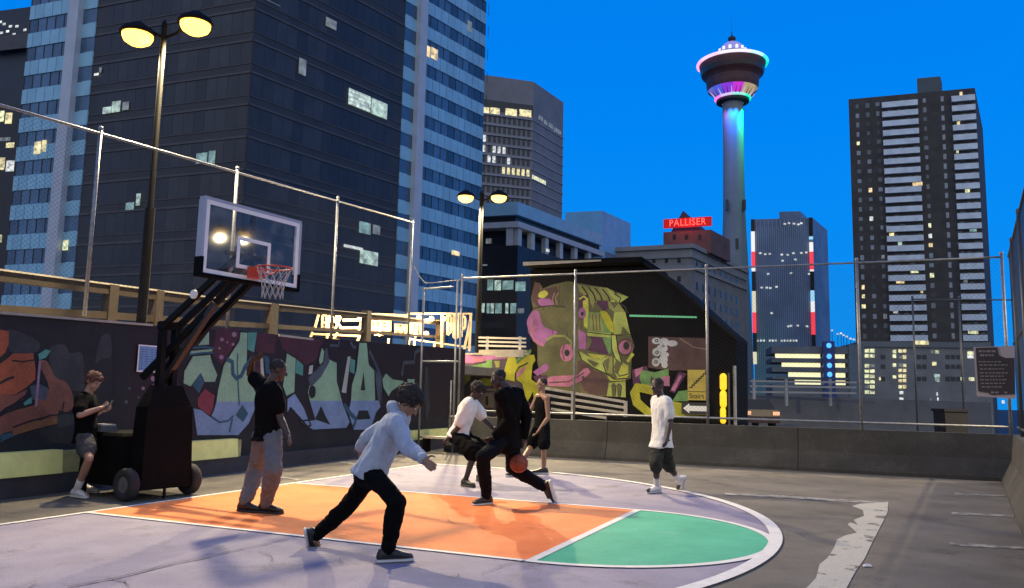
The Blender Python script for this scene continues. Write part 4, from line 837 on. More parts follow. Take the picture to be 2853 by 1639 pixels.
for i, (x, y) in enumerate(((365, 220), (565, 240), (1120, 228), (1237, 240), (1350, 240), (752, 377), (1090, 387), (1190, 377))):
    q = cv(QS, [(x, y)])[0]; c = FS.p(*FS.hit(*q), .22); mb = MB(); mb.ell(c, (.085, 0, 0), (0, .085, 0), (0, 0, .085), 14, 8); part("bulb", mb, M_bulb, ls, sm=True)
    if i in (0, 1, 3, 5, 6):
        ld = bpy.data.lights.new("bulb_light", 'POINT'); ld.energy = 190; ld.color = (1, .66, .32); ld.shadow_soft_size = .09
        lo = bpy.data.objects.new("bulb_light", ld); COL.objects.link(lo); lo.parent = ls; lo.location = c + FS.n * .25 - root_loc(ls)
# rules board on the fence
t = thing("rules_board", at(2770, 1105, 14.6), "dark rules board with pale lines of print on a pale backing, at the fence corner", "sign")
FB = Face(at(2715, 1030, 15.0), PD)
bp_ = [(2716, 968), (2826, 968), (2828, 1106), (2748, 1104), (2722, 1088)]
mb = MB(); mb.prism([FB.p(*FB.hit(x, y), 0) for x, y in [(2712, 968), (2826, 964), (2829, 1112), (2722, 1104)]], FB.n * .02); part("backing", mb, mat("pale_pink_board", (.36, .30, .31), .7), t)
mb = MB(); mb.prism([FB.p(*FB.hit(x, y), .022) for x, y in [(2718, 970), (2777, 968), (2782, 990), (2800, 998), (2825, 998), (2827, 1098), (2760, 1100), (2752, 1094), (2725, 1090)]], FB.n * .02); part("dark_panel", mb, mat("dark_brown_panel", (.028, .02, .022), .6, .2, 4), t)
for j, (x0, x1, y) in enumerate(((2726, 2775, 982), (2730, 2768, 993), (2726, 2790, 1010), (2728, 2806, 1019), (2730, 2800, 1030), (2729, 2812, 1041), (2731, 2795, 1050), (2730, 2808, 1060), (2732, 2802, 1070), (2734, 2790, 1080))):
    x = x0; mb = MB()
    while x < x1 - 4:
        w_ = R.uniform(4, 12); a, z_ = FB.hit(x, y); b, _ = FB.hit(min(x + w_, x1), y); FB.box(mb, a, b, z_, z_ + (.035 if j < 2 else .02), .0425, .045); x += w_ + 3
    part("print_line", mb, mat("print_pale", (.20, .17, .17), .8), t)
mb = MB()
for x in (2760, 2772, 2797): a, z_ = FB.hit(x, 1096); FB.box(mb, a, a + .05, z_, z_ + .03, .0425, .045)
part("print_mark", mb, mat("print_pale", (.20, .17, .17), .8), t)
# bins, bench and far rail beyond the fence
bn = thing("waste_bin", at(2647, 1185, 22), "square dark brown bin behind the fence below the rules board", "bin"); c = at(2647, 1140, 22)
mb = MB(); mb.hexa([(c.x - .27, 21.7, 0), (c.x + .27, 21.7, 0), (c.x + .27, 22.3, 0), (c.x - .27, 22.3, 0), (c.x - .31, 21.7, c.z - .06), (c.x + .31, 21.7, c.z - .06), (c.x + .31, 22.3, c.z - .06), (c.x - .31, 22.3, c.z - .06)]); part("bin_body", mb, mat("bin_brown", (.010, .007, .007), .6, .2, 5), bn)
mb = MB(); mb.box((c.x, 22, c.z - .03), (.34, 0, 0), (0, .34, 0), (0, 0, .035)); part("lid", mb, mat("bin_lid", (.008, .006, .006), .5), bn)
be = thing("low_bench", gnd(1235, 1262), "low dark bench by the gate behind the crouching player", "bench")
c = gnd(1238, 1262); 
mb = MB(); mb.box(c + Z * .36, AX * .62, LA * .17, Z * .025); part("seat", mb, M_timt, be)
for x in (-.5, .5): mb = MB(); mb.box(c + AX * x + Z * .17, AX * .03, LA * .15, Z * .165); part("leg", mb, M_blkm, be)
# ------------------------------------------------------------------ city
DR = V((math.sin(rad(33)), math.cos(rad(33)), 0)); DLn = lambda d: V((-math.sin(rad(d)), math.cos(rad(d)), 0))
M_dg = mat("dark_glass_wall", (0.046, 0.040, 0.038), 0.5, .25, .3, spec=.4); M_dpn = mat("dark_facade_pane", (0.042, 0.038, 0.038), 0.4, .2, .5, spec=.4, island=.35)
M_dgl = mat("dark_spandrel_line", (0.085, 0.075, 0.072), 0.6, .15, 1)
M_band = mat("pale_blue_spandrel", (0.30, 0.56, 0.70), 0.45, .10, .6, island=.07)
M_wglass = mat("window_band_glass", (0.06, 0.12, 0.20), 0.25, .25, .4, spec=.6, island=.5)
M_pier = mat("white_pier", (0.52, 0.56, 0.62), 0.6, .08, .5)
def lit(n, c, s): return mat("lit_" + n, (.2, .2, .2), .5, emit=c, es=s)
L_warm = lit("warm", (1, .74, .36), .95); L_cool = lit("cool_green", (.62, .84, .72), .62); L_teal = lit("teal", (.40, .72, .68), .42); L_dim = lit("dim", (.55, .62, .62), .22)
L_yel = lit("yellow", (1, .86, .42), .95); L_pale = lit("pale", (.85, .88, .85), .85); L_yg = lit("yellow_green", (.84, .86, .48), 1.0)
ZB = -12.5
def bprism(name, pts, z0, z1, m, parent):
    mb = MB(); mb.prism([V((p[0], p[1], z0)) for p in pts], Z * (z1 - z0)); return part(name, mb, m, parent)
def litwin(Fc, x0, x1, y0, y1, m, parent, o=.14, name="lit_window", slats=0):
    xc = (x0 + x1) / 2; yc = (y0 + y1) / 2
    a, b = Fc.hit(x0, yc)[0], Fc.hit(x1, yc)[0]; z0, z1 = Fc.hit(xc, y1)[1], Fc.hit(xc, y0)[1]
    mb = MB(); Fc.box(mb, min(a, b), max(a, b), z0, z1, o, o + .05); w_ = part(name, mb, m, parent)
    return w_, min(a, b), max(a, b), z0, z1

# --- glass office tower on the left
TC = at(699, 214, 90.0); TF = DLn(70); TRd = V((.588, .809, 0))
FLt = Face(TC, TF); FRt = Face(TC, TRd)
ot = thing("office_tower", (TC.x, TC.y, ZB), "huge dark glass office tower with pale blue banded wings", "building")
sLd, sLp1, sLp0, sLe = [FLt.hit(x, 60)[0] for x in (270, 232, 204, 84)]
sRd, sRp0, sRp1, sRe = [FRt.hit(x, 60)[0] for x in (1128, 1160, 1180, 1354)]
HT = 100.0; FLH = 3.9
C0 = V((TC.x, TC.y, 0))
bprism("tower_body", [C0, C0 + FRt.t * sRe, C0 + FRt.t * sRe + FLt.t * sLe, C0 + FLt.t * sLe], ZB, HT, M_dg, ot)
for Fc, d, p0, p1, e in ((FLt, sLd, min(sLp0, sLp1), max(sLp0, sLp1), sLe), (FRt, sRd, sRp0, sRp1, sRe)):
    mb = MB(); Fc.box(mb, p0, p1, ZB, HT, .002, .9); part("white_pier", mb, M_pier, ot)
    zf = -1.0; i = 0
    while zf < 92:
        if zf > -3:
            mb = MB(); Fc.box(mb, .05, d - .03, zf, zf + .28, .004, .12); Fc.box(mb, .05, d - .03, zf + 1.15, zf + 1.30, .004, .07); part("floor_line", mb, M_dgl, ot)
            mb = MB(); s_ = .1
            while s_ < d - 1.7: Fc.box(mb, s_ + .02, s_ + 1.53, zf + 1.35, zf + FLH - .05, .003, .025); s_ += 1.55
            part("glazing_row", mb, M_dpn, ot)
            mb = MB(); s_ = d
            while s_ < e - .3:
                s2_ = min(s_ + 1.55, e); 
                if not (s_ < p1 + .02 and s2_ > p0 - .02): Fc.box(mb, s_ + .05, s2_ - .05, zf, zf + 1.95, .006, .16)
                s_ += 1.55
            Fc.box(mb, d, e - .05, zf + .05, zf + 1.9, .0035, .05); Fc.box(mb, d, p0, zf + .05, zf + 1.9, .051, .12)
            part("spandrel_band", mb, M_band, ot)
            mb = MB(); s_ = p1; mb.k = 0; 
            while s_ < e - .3: Fc.box(mb, s_ + .02, min(s_ + 1.48, e), zf + 1.97, zf + FLH - .02, .003, .02); s_ += 1.55
            s_ = p1; mb.k = 1
            while s_ < e - .3: Fc.box(mb, s_ + 1.5, s_ + 1.56, zf + 1.97, zf + FLH - .02, .022, .10); s_ += 1.55
            part("window_band", mb, [M_wglass, M_dgl], ot)
            mb = MB(); Fc.box(mb, d, p0, zf + 1.97, zf + FLH - .02, .003, .06); part("side_window", mb, M_wglass, ot)
        zf += FLH
for x0, x1, y0, y1, m, Fc in ((968, 1030, 258, 303, L_cool, FRt), (1032, 1076, 282, 326, L_cool, FRt), (998, 1030, 620, 652, L_teal, FRt), (1036, 1056, 628, 654, L_dim, FRt), (955, 1008, 686, 694, L_pale, FRt), (1000, 1050, 700, 738, L_cool, FRt), (290, 312, 300, 318, L_cool, FLt), (315, 338, 284, 314, L_cool, FLt), (345, 362, 286, 308, L_dim, FLt), (550, 580, 428, 456, L_teal, FLt), (584, 602, 422, 462, L_teal, FLt),
        (354, 376, 566, 586, L_teal, FLt), (383, 394, 541, 574, L_cool, FLt), (266, 278, 206, 212, L_pale, FLt), (280, 286, 190, 204, L_dim, FLt), (99, 117, 396, 430, L_yel, FLt), (121, 132, 392, 424, L_yel, FLt), (179, 193, 670, 698, L_yg, FLt), (1180, 1196, 128, 158, L_warm, FRt), (1199, 1217, 136, 166, L_warm, FRt), (1256, 1278, 700, 712, L_warm, FRt), (905, 935, 55, 80, L_dim, FRt), (1300, 1312, 60, 90, L_dim, FRt), (700, 780, 0, 1, L_dim, FRt), (830, 850, 165, 210, L_dim, FRt)):
    w_, a, b, z0, z1 = litwin(Fc, x0, x1, y0, y1, m, ot, o=.17)
    if x0 == 968:
        mb = MB()
        for j in range(4): zz = z0 + (z1 - z0) * (j + .5) / 4; Fc.box(mb, a, b, zz - .12, zz + .02, .225, .24)
        part("louvre", mb, L_pale, w_)
# --- dark tower at the far left
DC = at(95, 20, 150); FD = Face(DC, DLn(75)); z1_ = FD.hit(60, 14)[1]
t = thing("slab_block", (DC.x, DC.y, ZB), "dark office block with rows of small bright lights at the top left corner", "building")
bprism("block_body", [V((DC.x + 4, DC.y, 0)), V((DC.x + 4, DC.y, 0)) + DLn(75) * 60, V((DC.x + 4, DC.y, 0)) + DLn(75) * 60 + DR * 20, V((DC.x + 4, DC.y, 0)) + DR * 20], ZB, z1_, mat("dark_grey_block", (.03, .033, .04), .5, .2, .2), t)
for (x, y) in ((2, 62), (22, 88), (48, 74), (40, 96), (70, 84), (12, 68), (62, 110), (72, 126), (30, 74), (5, 92)):
    litwin(FD, x - 4, x + 4, y - 3, y + 3, L_pale, t, .05)
mb = MB(); a, z_ = FD.hit(-40, 150); b, _ = FD.hit(84, 150); FD.box(mb, min(a, b), max(a, b), z_, z_ + 3, .002, .6); part("ledge", mb, M_dgl, t)
DC2 = at(130, 340, 140); FD2 = Face(DC2, DLn(80))
t = thing("low_office", (DC2.x, DC2.y, ZB), "dark low office with yellow lit floors at the left picture edge", "building")
bprism("block_body", [V((DC2.x, DC2.y, 0)), V((DC2.x, DC2.y, 0)) + DLn(80) * 60, V((DC2.x, DC2.y, 0)) + DLn(80) * 60 + V((0, 8, 0)), V((DC2.x, DC2.y + 8, 0))], ZB, FD2.hit(20, 292)[1], mat("dark_office", (.03, .03, .032), .5, .2, .3), t)
for x0, x1, y0, y1, m in ((-20, 12, 310, 340, L_yg), (16, 34, 315, 345, L_yel), (18, 40, 398, 412, L_yel), (-20, 14, 440, 474, L_yel), (18, 40, 448, 478, L_pale), (-20, 30, 384, 394, L_dim), (-10, 6, 655, 676, L_yg), (-30, -5, 560, 580, L_yg)): litwin(FD2, x0, x1, y0, y1, m, t, .05)

# --- grey concrete tower
GC = at(1487, 228, 250); gL = V((-math.sin(rad(73)), -math.cos(rad(73)), 0)); gR = V((.515, .857, 0)); FGL, FGR = Face(GC, gL), Face(GC, gR)
M_gc = mat("grey_tower_concrete", (.22, .22, .23), .8, .14, .15)
M_gcl = mat("tower_grid_concrete", (.30, .31, .33), .8, .1, .3)
M_win = mat("dark_window", (.02, .025, .032), .25)
t = thing("concrete_tower", (GC.x, GC.y, ZB), "grey angular concrete tower with a lit top floor behind the lamp", "building")
gl_, gr_ = FGL.hit(1300, 230)[0], FGR.hit(1570, 290)[0]; c = V((GC.x, GC.y, 0))
bprism("tower_body", [c, c + FGR.t * gr_, c + FGR.t * gr_ + V((-30, 20, 0)), c + FGL.t * gl_ + V((5, 30, 0)), c + FGL.t * gl_], ZB, GC.z, M_gc, t)
zz = FGL.hit(1487, 333)[1]; k_ = 0
for r_ in range(9):
    z1_ = zz - r_ * 3.25
    mb = MB(); FGL.box(mb, .2, gl_, z1_ - .55, z1_ - .02, .004, .5); part("floor_slab", mb, M_gcl, t)
    mb = MB(); FGR.box(mb, .2, gr_, z1_ - .5, z1_ - .1, .004, .25); part("floor_slab", mb, M_gcl, t)
    for i in range(11):
        a = .9 + i * 1.62; mb = MB(); FGL.box(mb, a, a + .95, z1_ - 2.75, z1_ - .6, .003, .03); m = M_win
        if (r_, i) in ((2, 9), (3, 9), (3, 7), (3, 6), (4, 8), (4, 7), (4, 4), (3, 5)): m = L_pale
        if r_ == 5 and i < 6: m = L_yel
        part("window", mb, m, t)
for x0, x1 in ((1323, 1333), (1343, 1363), (1366, 1392), (1408, 1440), (1447, 1480)): litwin(FGL, x0, x1, 299 + (x0 - 1340) * .07, 318 + (x0 - 1340) * .07, L_yel, t, .06)
for x0, x1, y in ((1500, 1512, 330), (1515, 1524, 342), (1528, 1540, 351), (1543, 1563, 366), (1482, 1520, 502)): litwin(FGR, x0, x1, y - 6, y + 6, L_yg if y > 400 else L_dim, t, .06)
mb = MB(); FGL.box(mb, 0, gl_, zz + 1.0, zz + 4.6, .003, .02); part("window_band", mb, M_win, t)

# --- stepped blue-white building
SCn = at(1443, 562, 165); dl2 = DLn(72); FSL, FSR = Face(SCn, dl2), Face(SCn, DR)
M_lb = mat("light_blue_panels", (.26, .50, .66), .5, .1, .4)
M_wc = mat("white_concrete_bands", (.45, .48, .52), .7, .1, .4)
t = thing("terrace_building", (SCn.x, SCn.y, ZB), "stepped pale blue building with white columns over a dark glass base", "building")
c = V((SCn.x, SCn.y, 0)); sl, sr = FSL.hit(1300, 562)[0], FSR.hit(1680, 680)[0]
zt0, zt1, zt2, zt3, zt4 = [FSL.hit(1443, y)[1] for y in (562, 598, 618, 634, 684)]
bprism("upper_block", [c, c + DR * sr, c + DR * sr + dl2 * sl, c + dl2 * sl], zt1, zt0, M_lb, t)
def ins(d): return [c + FSL.n * 0 - (FSL.n + FSR.n) * d + x for x in (V((0, 0, 0)), DR * (sr - d), DR * (sr - d) + dl2 * (sl - d), dl2 * (sl - d))]
bprism("window_strip", ins(.8), zt2, zt1 - .003, M_win, t)
bprism("terrace_slab", [c + (FSL.n + FSR.n) * .4, c + DR * sr + FSR.n * .4, c + DR * sr + dl2 * sl, c + dl2 * sl + FSL.n * .4], zt3, zt2 - .003, M_wc, t)
bprism("terrace_wall", ins(2.2), zt4, zt3 - .003, M_win, t)
M_dbase = mat("dark_glass_base", (.018, .018, .022), .3, .25, .4)
bprism("dark_base", [c + (FSL.n + FSR.n) * .3, c + DR * (sr + 4) + FSR.n * .3, c + DR * (sr + 4) + dl2 * sl, c + dl2 * sl + FSL.n * .3], ZB, zt4 - .003, M_dbase, t)
for s_ in (.3, 5.6, 11.5, 18, 25, 32):
    if s_ < sr - 1: mb = MB(); FSR.box(mb, s_, s_ + 1.4, zt4, zt3 - .003, -1.0, .05); part("column", mb, M_wc, t)
for s_ in (1.0, 9.0): mb = MB(); FSL.box(mb, s_, s_ + 1.4, zt4, zt3 - .003, -1.0, .05); part("column", mb, M_wc, t)
for x0, x1, y0, y1, m, Fc in ((1452, 1472, 664, 684, L_yg, FSR), (1568, 1584, 640, 660, L_dim, FSR), (1345, 1360, 660, 674, L_dim, FSL), (1360, 1376, 780, 810, L_teal, FSL), (1380, 1398, 782, 810, L_cool, FSL), (1402, 1432, 783, 808, L_teal, FSL), (1438, 1466, 786, 812, L_teal, FSL), (1336, 1352, 846, 872, L_cool, FSL), (1358, 1366, 846, 874, L_teal, FSL), (1369, 1378, 846, 874, L_cool, FSL), (1382, 1400, 846, 874, L_teal, FSL), (1410, 1418, 846, 874, L_cool, FSL), (1424, 1440, 846, 874, L_teal, FSL), (1444, 1462, 860, 874, L_dim, FSL), (1340, 1360, 738, 742, L_dim, FSL)):
    litwin(Fc, x0, x1, y0, y1, m, t, .45 if y0 > 700 else -2.0)
litwin(FSR, 1521, 1529, 694, 702, L_pale, t, .1)
for z_ in (3, 7, 11, 15): mb = MB(); FSL.box(mb, .1, sl, z_, z_ + 1.2, .302, .36); part("floor_line", mb, mat("base_line", (.035, .035, .04), .5), t)
BC = at(1678, 587, 215); FBL, FBR = Face(BC, dl2), Face(BC, DR); c2 = V((BC.x, BC.y, 0)); sb = FBR.hit(1757, 650)[0]; sbl = FBL.hit(1575, 600)[0]
t = thing("blue_block", (BC.x, BC.y, ZB), "plain pale blue block with chamfered roofline left of the old hotel", "building")
bprism("block_body", [c2, c2 + DR * sb, c2 + DR * sb + dl2 * sbl, c2 + dl2 * sbl], ZB, BC.z, mat("sky_blue_panels", (.17, .45, .70), .5, .12, .25), t)
mb = MB(); FBR.box(mb, 2, sb - .1, BC.z - 18, BC.z - 11, .003, .05); FBL.box(mb, .1, sbl, BC.z - 17, BC.z - 12, .003, .05); part("window_band", mb, mat("blue_window_band", (.13, .22, .32), .3), t)

# --- old hotel with the red roof sign
HC = at(1924, 681, 215); hL, hR = DLn(68), DR; FHL, FHR = Face(HC, hL), Face(HC, hR); c = V((HC.x, HC.y, 0))
M_st = mat("hotel_stone", (.22, .21, .195), .85, .2, .25, bump=.2, bscale=3); M_stl = mat("hotel_cornice", (.27, .27, .265), .85, .12, .3); M_br = mat("hotel_brick", (.15, .085, .075), .85, .25, .4)
t = thing("grand_hotel", (HC.x, HC.y, ZB), "old stone hotel with heavy cornice and a red glowing roof sign", "building")
hl, hr = FHL.hit(1752, 688)[0] + 8, FHR.hit(2080, 850)[0]
bprism("stone_block", [c, c + hR * hr, c + hR * hr + hL * hl, c + hL * hl], ZB, HC.z - 1.2, M_st, t)
cn = [c + (FHL.n + FHR.n) * 1.0, c + hR * hr + FHR.n * 1.0, c + hR * hr + hL * hl, c + hL * hl + FHL.n * 1.0]
bprism("cornice", cn, HC.z - 1.2, HC.z, M_stl, t); zc2 = FHL.hit(1924, 744)[1]
bprism("string_course", [c + (FHL.n + FHR.n) * .5, c + hR * hr + FHR.n * .5, c + hR * hr + hL * hl, c + hL * hl + FHL.n * .5], zc2 - .5, zc2 + .5, M_stl, t)
bprism("parapet_band", [c + (FHL.n + FHR.n) * .4, c + hR * hr + FHR.n * .4, c + hR * hr + hL * hl, c + hL * hl + FHL.n * .4], HC.z - 3.6, HC.z - 1.25, M_stl, t)
for px in (1788, 1822, 1857, 1892):
    for y0, y1, w_ in ((713, 733, 9), (770, 786, 8), (796, 812, 8)):
        s_, z0 = FHL.hit(px, y1); z1 = FHL.hit(px, y0)[1]; mb = MB(); FHL.box(mb, s_ - .45, s_ + .45, z0, z1, .003, .05); part("window", mb, M_win, t)
for k_ in range(8):
    for j, z0 in enumerate((HC.z - 6.2, HC.z - 12, HC.z - 16, HC.z - 20)):
        s_ = 4 + k_ * 5; mb = MB(); FHR.box(mb, s_, s_ + 1.2, z0, z0 + 2.2, .003, .05); part("window", mb, M_win, t)
# penthouse
PC = at(1981, 640, 222); FPL, FPR = Face(PC, hL), Face(PC, hR); c3 = V((PC.x, PC.y, 0)); pl_, pr_ = FPL.hit(1848, 640)[0], FPR.hit(2034, 690)[0]
zp = PC.z
bprism("penthouse", [c3, c3 + hR * pr_, c3 + hR * pr_ + hL * pl_, c3 + hL * pl_], HC.z - 1, zp, M_br, t)
for px in (1879, 1913, 1950): s_, z0 = FPL.hit(px, 668); mb = MB(); FPL.box(mb, s_ - .45, s_ + .45, z0, z0 + 1.4, .003, .05); part("window", mb, M_win, t)
mb = MB(); pk = at(1903, 587, 232); b4 = [c3 + x + Z * (zp + .003) for x in (hL * 3 + hR * .5, hR * 12 + hL * 3, hR * 12 + hL * (pl_ - 2), hL * (pl_ - 2) + hR * .5)]
mb.add(b4 + [pk], [(0, 1, 4), (1, 2, 4), (2, 3, 4), (3, 0, 4), (3, 2, 1, 0)]); part("hip_roof", mb, mat("hotel_roof", (.09, .035, .03), .7, .2, .5), t)
M_nred = mat("neon_red_panel", (.2, .0, .0), .5, emit=(1.0, .004, .003), es=.40); M_nlet = mat("neon_letter", (.6, .1, .08), .5, emit=(1.0, .12, .09), es=1.4)
(a, z0), (b, z1) = FPL.hit(1850, 637), FPL.hit(1984, 609); hgt = FPL.hit(1915, 608)[1] - FPL.hit(1915, 634)[1]; zl_ = FPL.hit(1915, 635)[1]
mb = MB(); FPL.box(mb, min(a, b), max(a, b), zl_, zl_ + hgt, .6, .8); sg = part("roof_sign", mb, M_nred, t)  # glowing panel stands for the red halo round the letters
mb = MB(); fx = FPL.t if FPL.t.x > 0 else -FPL.t; put_text(mb, "PALLISER", hgt * 1.02, .02, FPL.p((a + b) / 2, zl_ + hgt * .5, .84), fx, Z, FPL.n, 1.12, sx=abs(b - a) / (hgt * 1.02) / 5.75); part("sign_letters", mb, M_nlet, sg)
ld = bpy.data.lights.new("sign_glow", 'POINT'); ld.energy = 900; ld.color = (1, .04, .03); ld.shadow_soft_size = 2.0; lo = bpy.data.objects.new("sign_glow", ld); COL.objects.link(lo); lo.parent = t; lo.location = FPL.p((a + b) / 2, zl_ + hgt / 2, 4.0) - root_loc(t)

# --- observation tower
YT = 300.0
tc0 = at(2047, 700, YT); TX = tc0.x; zpx = lambda y: at(2045, y, YT).z; rpx = lambda p: p * YT / F / 1.0
M_tc = mat("tower_concrete", (.25, .285, .29), .8, .12, .08, bump=.1, bscale=2); M_tp = mat("pod_brown", (.105, .042, .042), .6, .25, .3); M_tdk = mat("pod_dark", (.03, .02, .022), .6)
ob = thing("observation_tower", (TX, YT, ZB), "slender concrete observation tower with a round pod ringed by coloured lights", "tower")
tcx = V((TX, YT, 0))
zs = [ZB, 0, zpx(860), zpx(740), zpx(600), zpx(450), zpx(330), zpx(268)]; rs = [rpx(52), rpx(48), rpx(42), rpx(36.5), rpx(31), rpx(29), rpx(28.5), rpx(29)]
mb = MB(); mb.lathe(tcx, list(zip(rs, zs)), 40); part("shaft", mb, M_tc, ob, sm=True)
for px, y in ((2025, 572), (2073, 572), (2052, 680)):
    mb = MB(); q = at(px, y, YT - rpx(30)); mb.box(q + V((0, -.1, 0)), (.5, 0, 0), (0, .8, 0), (0, 0, 2.0)); part("shaft_window", mb, M_win, ob)
rp_ = [(rpx(47), zpx(276)), (rpx(70), zpx(253)), (rpx(73), zpx(243)), (rpx(75), zpx(225)), (rpx(79), zpx(219)), (rpx(87), zpx(211)), (rpx(90), zpx(198)), (rpx(93), zpx(186)), (rpx(94), zpx(182))]
mb = MB(); mb.lathe(tcx, rp_[1:], 56); part("pod_drum", mb, M_tp, ob, sm=False)
mb = MB(); mb.lathe(tcx, [(rpx(87.6), zpx(210)), (rpx(90.5), zpx(200))], 56); part("pod_windows", mb, mat("pod_glass", (.05, .035, .035), .25), ob)
# underside cone in glowing sectors that stand for LED floodlight, with ribs
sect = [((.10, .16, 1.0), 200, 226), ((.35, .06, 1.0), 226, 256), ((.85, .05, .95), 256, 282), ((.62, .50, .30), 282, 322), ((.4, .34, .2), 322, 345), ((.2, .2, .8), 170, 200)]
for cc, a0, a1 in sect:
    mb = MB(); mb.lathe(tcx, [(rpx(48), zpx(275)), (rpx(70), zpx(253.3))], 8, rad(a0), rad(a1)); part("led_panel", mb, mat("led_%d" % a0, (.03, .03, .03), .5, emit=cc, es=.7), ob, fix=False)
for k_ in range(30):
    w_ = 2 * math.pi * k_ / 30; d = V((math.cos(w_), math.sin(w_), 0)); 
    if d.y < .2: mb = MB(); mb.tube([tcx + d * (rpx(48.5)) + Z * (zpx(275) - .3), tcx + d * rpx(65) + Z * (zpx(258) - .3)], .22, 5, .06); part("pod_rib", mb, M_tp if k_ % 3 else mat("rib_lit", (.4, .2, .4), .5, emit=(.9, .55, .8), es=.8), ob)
def ring(r, y, th, cols, name):
    for cc, a0, a1, es in cols:
        mb = MB(); n = 10; pts = [tcx + V((math.cos(rad(a0 + (a1 - a0) * i / n)) * r, math.sin(rad(a0 + (a1 - a0) * i / n)) * r, zpx(y))) for i in range(n + 1)]; mb.tube(pts, th, 8); part(name, mb, mat("ring_%s_%d" % (name, a0), (.3, .3, .3), .4, emit=cc, es=es), ob, sm=True)
ring(rpx(97.5), 180, .62, [((1, .45, .75), 150, 195, 1.1), ((1, .62, .9), 195, 235, 1.1), ((.92, .82, 1), 235, 285, 1.1), ((.6, .95, 1), 285, 312, 1.0), ((.05, .9, .85), 312, 340, 1.0), ((.0, .85, .6), 340, 385, 1.0), ((.3, .4, .9), 25, 150, .6)], "rim_light")
ring(rpx(48), 277, .55, [((1, .2, .75), 160, 215, 1.1), ((.75, .6, .95), 215, 255, .9), ((.3, .95, .8), 255, 300, .9), ((.0, .9, .55), 300, 375, 1.0), ((.3, .3, .8), 15, 160, .6)], "neck_light")
mb = MB(); mb.lathe(tcx, [(rpx(46), zpx(276)), (rpx(46), zpx(287)), (rpx(36), zpx(290)), (rpx(30), zpx(290))], 40); part("neck_collar", mb, M_tdk, ob)
M_roof = mat("pod_roof", (.20, .20, .24), .6); mb = MB(); mb.lathe(tcx, [(rpx(96), zpx(179)), (rpx(60), zpx(158)), (rpx(36), zpx(151)), (0, zpx(151))], 48); part("pod_roof", mb, M_roof, ob)
mb = MB(); mb.lathe(tcx, [(rpx(36), zpx(152)), (rpx(36), zpx(138)), (rpx(30), zpx(131)), (rpx(22), zpx(124)), (rpx(10), zpx(118)), (0, zpx(117))], 40); part("crown_drum", mb, mat("crown_lilac", (.3, .3, .4), .5, emit=(.34, .28, .85), es=.55), ob)
for k_ in range(12):
    w_ = 2 * math.pi * k_ / 12 + .1; d = V((math.cos(w_), math.sin(w_), 0))
    if d.y < .3: mb = MB(); mb.tube([tcx + d * rpx(36.5) + Z * zpx(151), tcx + d * rpx(36.5) + Z * zpx(139)], .55, 6); part("crown_lamp", mb, mat("crown_lamp_lit", (.5, .5, .5), .5, emit=(.85, .82, 1), es=1.0), ob)
mb = MB(); mb.lathe(tcx, [(0, zpx(118)), (rpx(7), zpx(116)), (rpx(11), zpx(111)), (rpx(11), zpx(106)), (rpx(5), zpx(102)), (0, zpx(101))], 20); mb.tube([tcx + Z * zpx(103), tcx + Z * zpx(88)], .35, 8, .1); mb.tube([tcx + Z * zpx(88), tcx + Z * zpx(45)], .06, 5, .03); part("mast", mb, M_tdk, ob)
def spot(p, tgt, e, col_, ang=50):
    ld = bpy.data.lights.new("shaft_wash", 'SPOT'); ld.energy = e; ld.color = col_; ld.spot_size = rad(ang); ld.spot_blend = .8; ld.shadow_soft_size = .6
    lo = bpy.data.objects.new("shaft_wash", ld); COL.objects.link(lo); lo.parent = ob; lo.location = V(p) - root_loc(ob); d = V(tgt) - V(p); lo.rotation_euler = d.to_track_quat('-Z', 'Y').to_euler()
z9 = zpx(288)
for ang, cc, e in ((205, (.8, .15, .9), 7000), (240, (.02, .16, 1.0), 60000), (272, (.0, .2, 1.0), 70000), (322, (.0, 1.0, .25), 130000)):
    d = V((math.cos(rad(ang)), math.sin(rad(ang)), 0)); spot(tcx + d * rpx(46) + Z * z9, tcx + d * rpx(30) + Z * (z9 - 15), e, cc, 60)

# --- glass tower with LED corner strips
NC = at(2264, 607, 330); nL = DLn(77); FNL, FNR = Face(NC, nL), Face(NC, DR); c = V((NC.x, NC.y, 0)); nl = FNL.hit(2096, 612)[0]; nr = FNR.hit(2307, 700)[0]
M_nt = mat("blue_grey_glass", (.20, .27, .38), .55, .25, .1, spec=.3)
t = thing("glass_tower", (NC.x, NC.y, ZB), "ribbed glass tower with red and white light strips down its corners", "building")
bprism("tower_body", [c, c + DR * nr, c + DR * nr + nL * nl, c + nL * nl], ZB, NC.z, M_nt, t)
mb = MB()
M_fin = mat("metal_fin", (.50, .60, .72), .6); sp_n = 30
for i in range(1, sp_n): s_ = nl * i / sp_n; FNL.box(mb, s_ - .07, s_ + .07, ZB, NC.z - .3 - 3 * (i % 2), .003, .14)
part("fins", mb, M_fin, t)
ra_, rb_ = FNL.hit(2166, 600)[0], FNL.hit(2225, 600)[0]; zr = FNL.hit(2195, 592)[1]
bprism("roof_box", [c + nL * rb_ + DR * 3, c + nL * ra_ + DR * 3, c + nL * ra_ + DR * 14, c + nL * rb_ + DR * 14], NC.z, zr + 1, M_nt, t)
L_red = lit("strip_red", (1.0, .02, .03), 1.0); L_wht = lit("strip_white", (.95, .92, .9), .95); L_ice = lit("strip_ice", (.35, .75, 1), .9); L_cream = lit("strip_cream", (.92, .85, .58), .8); M_ink = mat("strip_dark", (.008, .008, .014), .4)
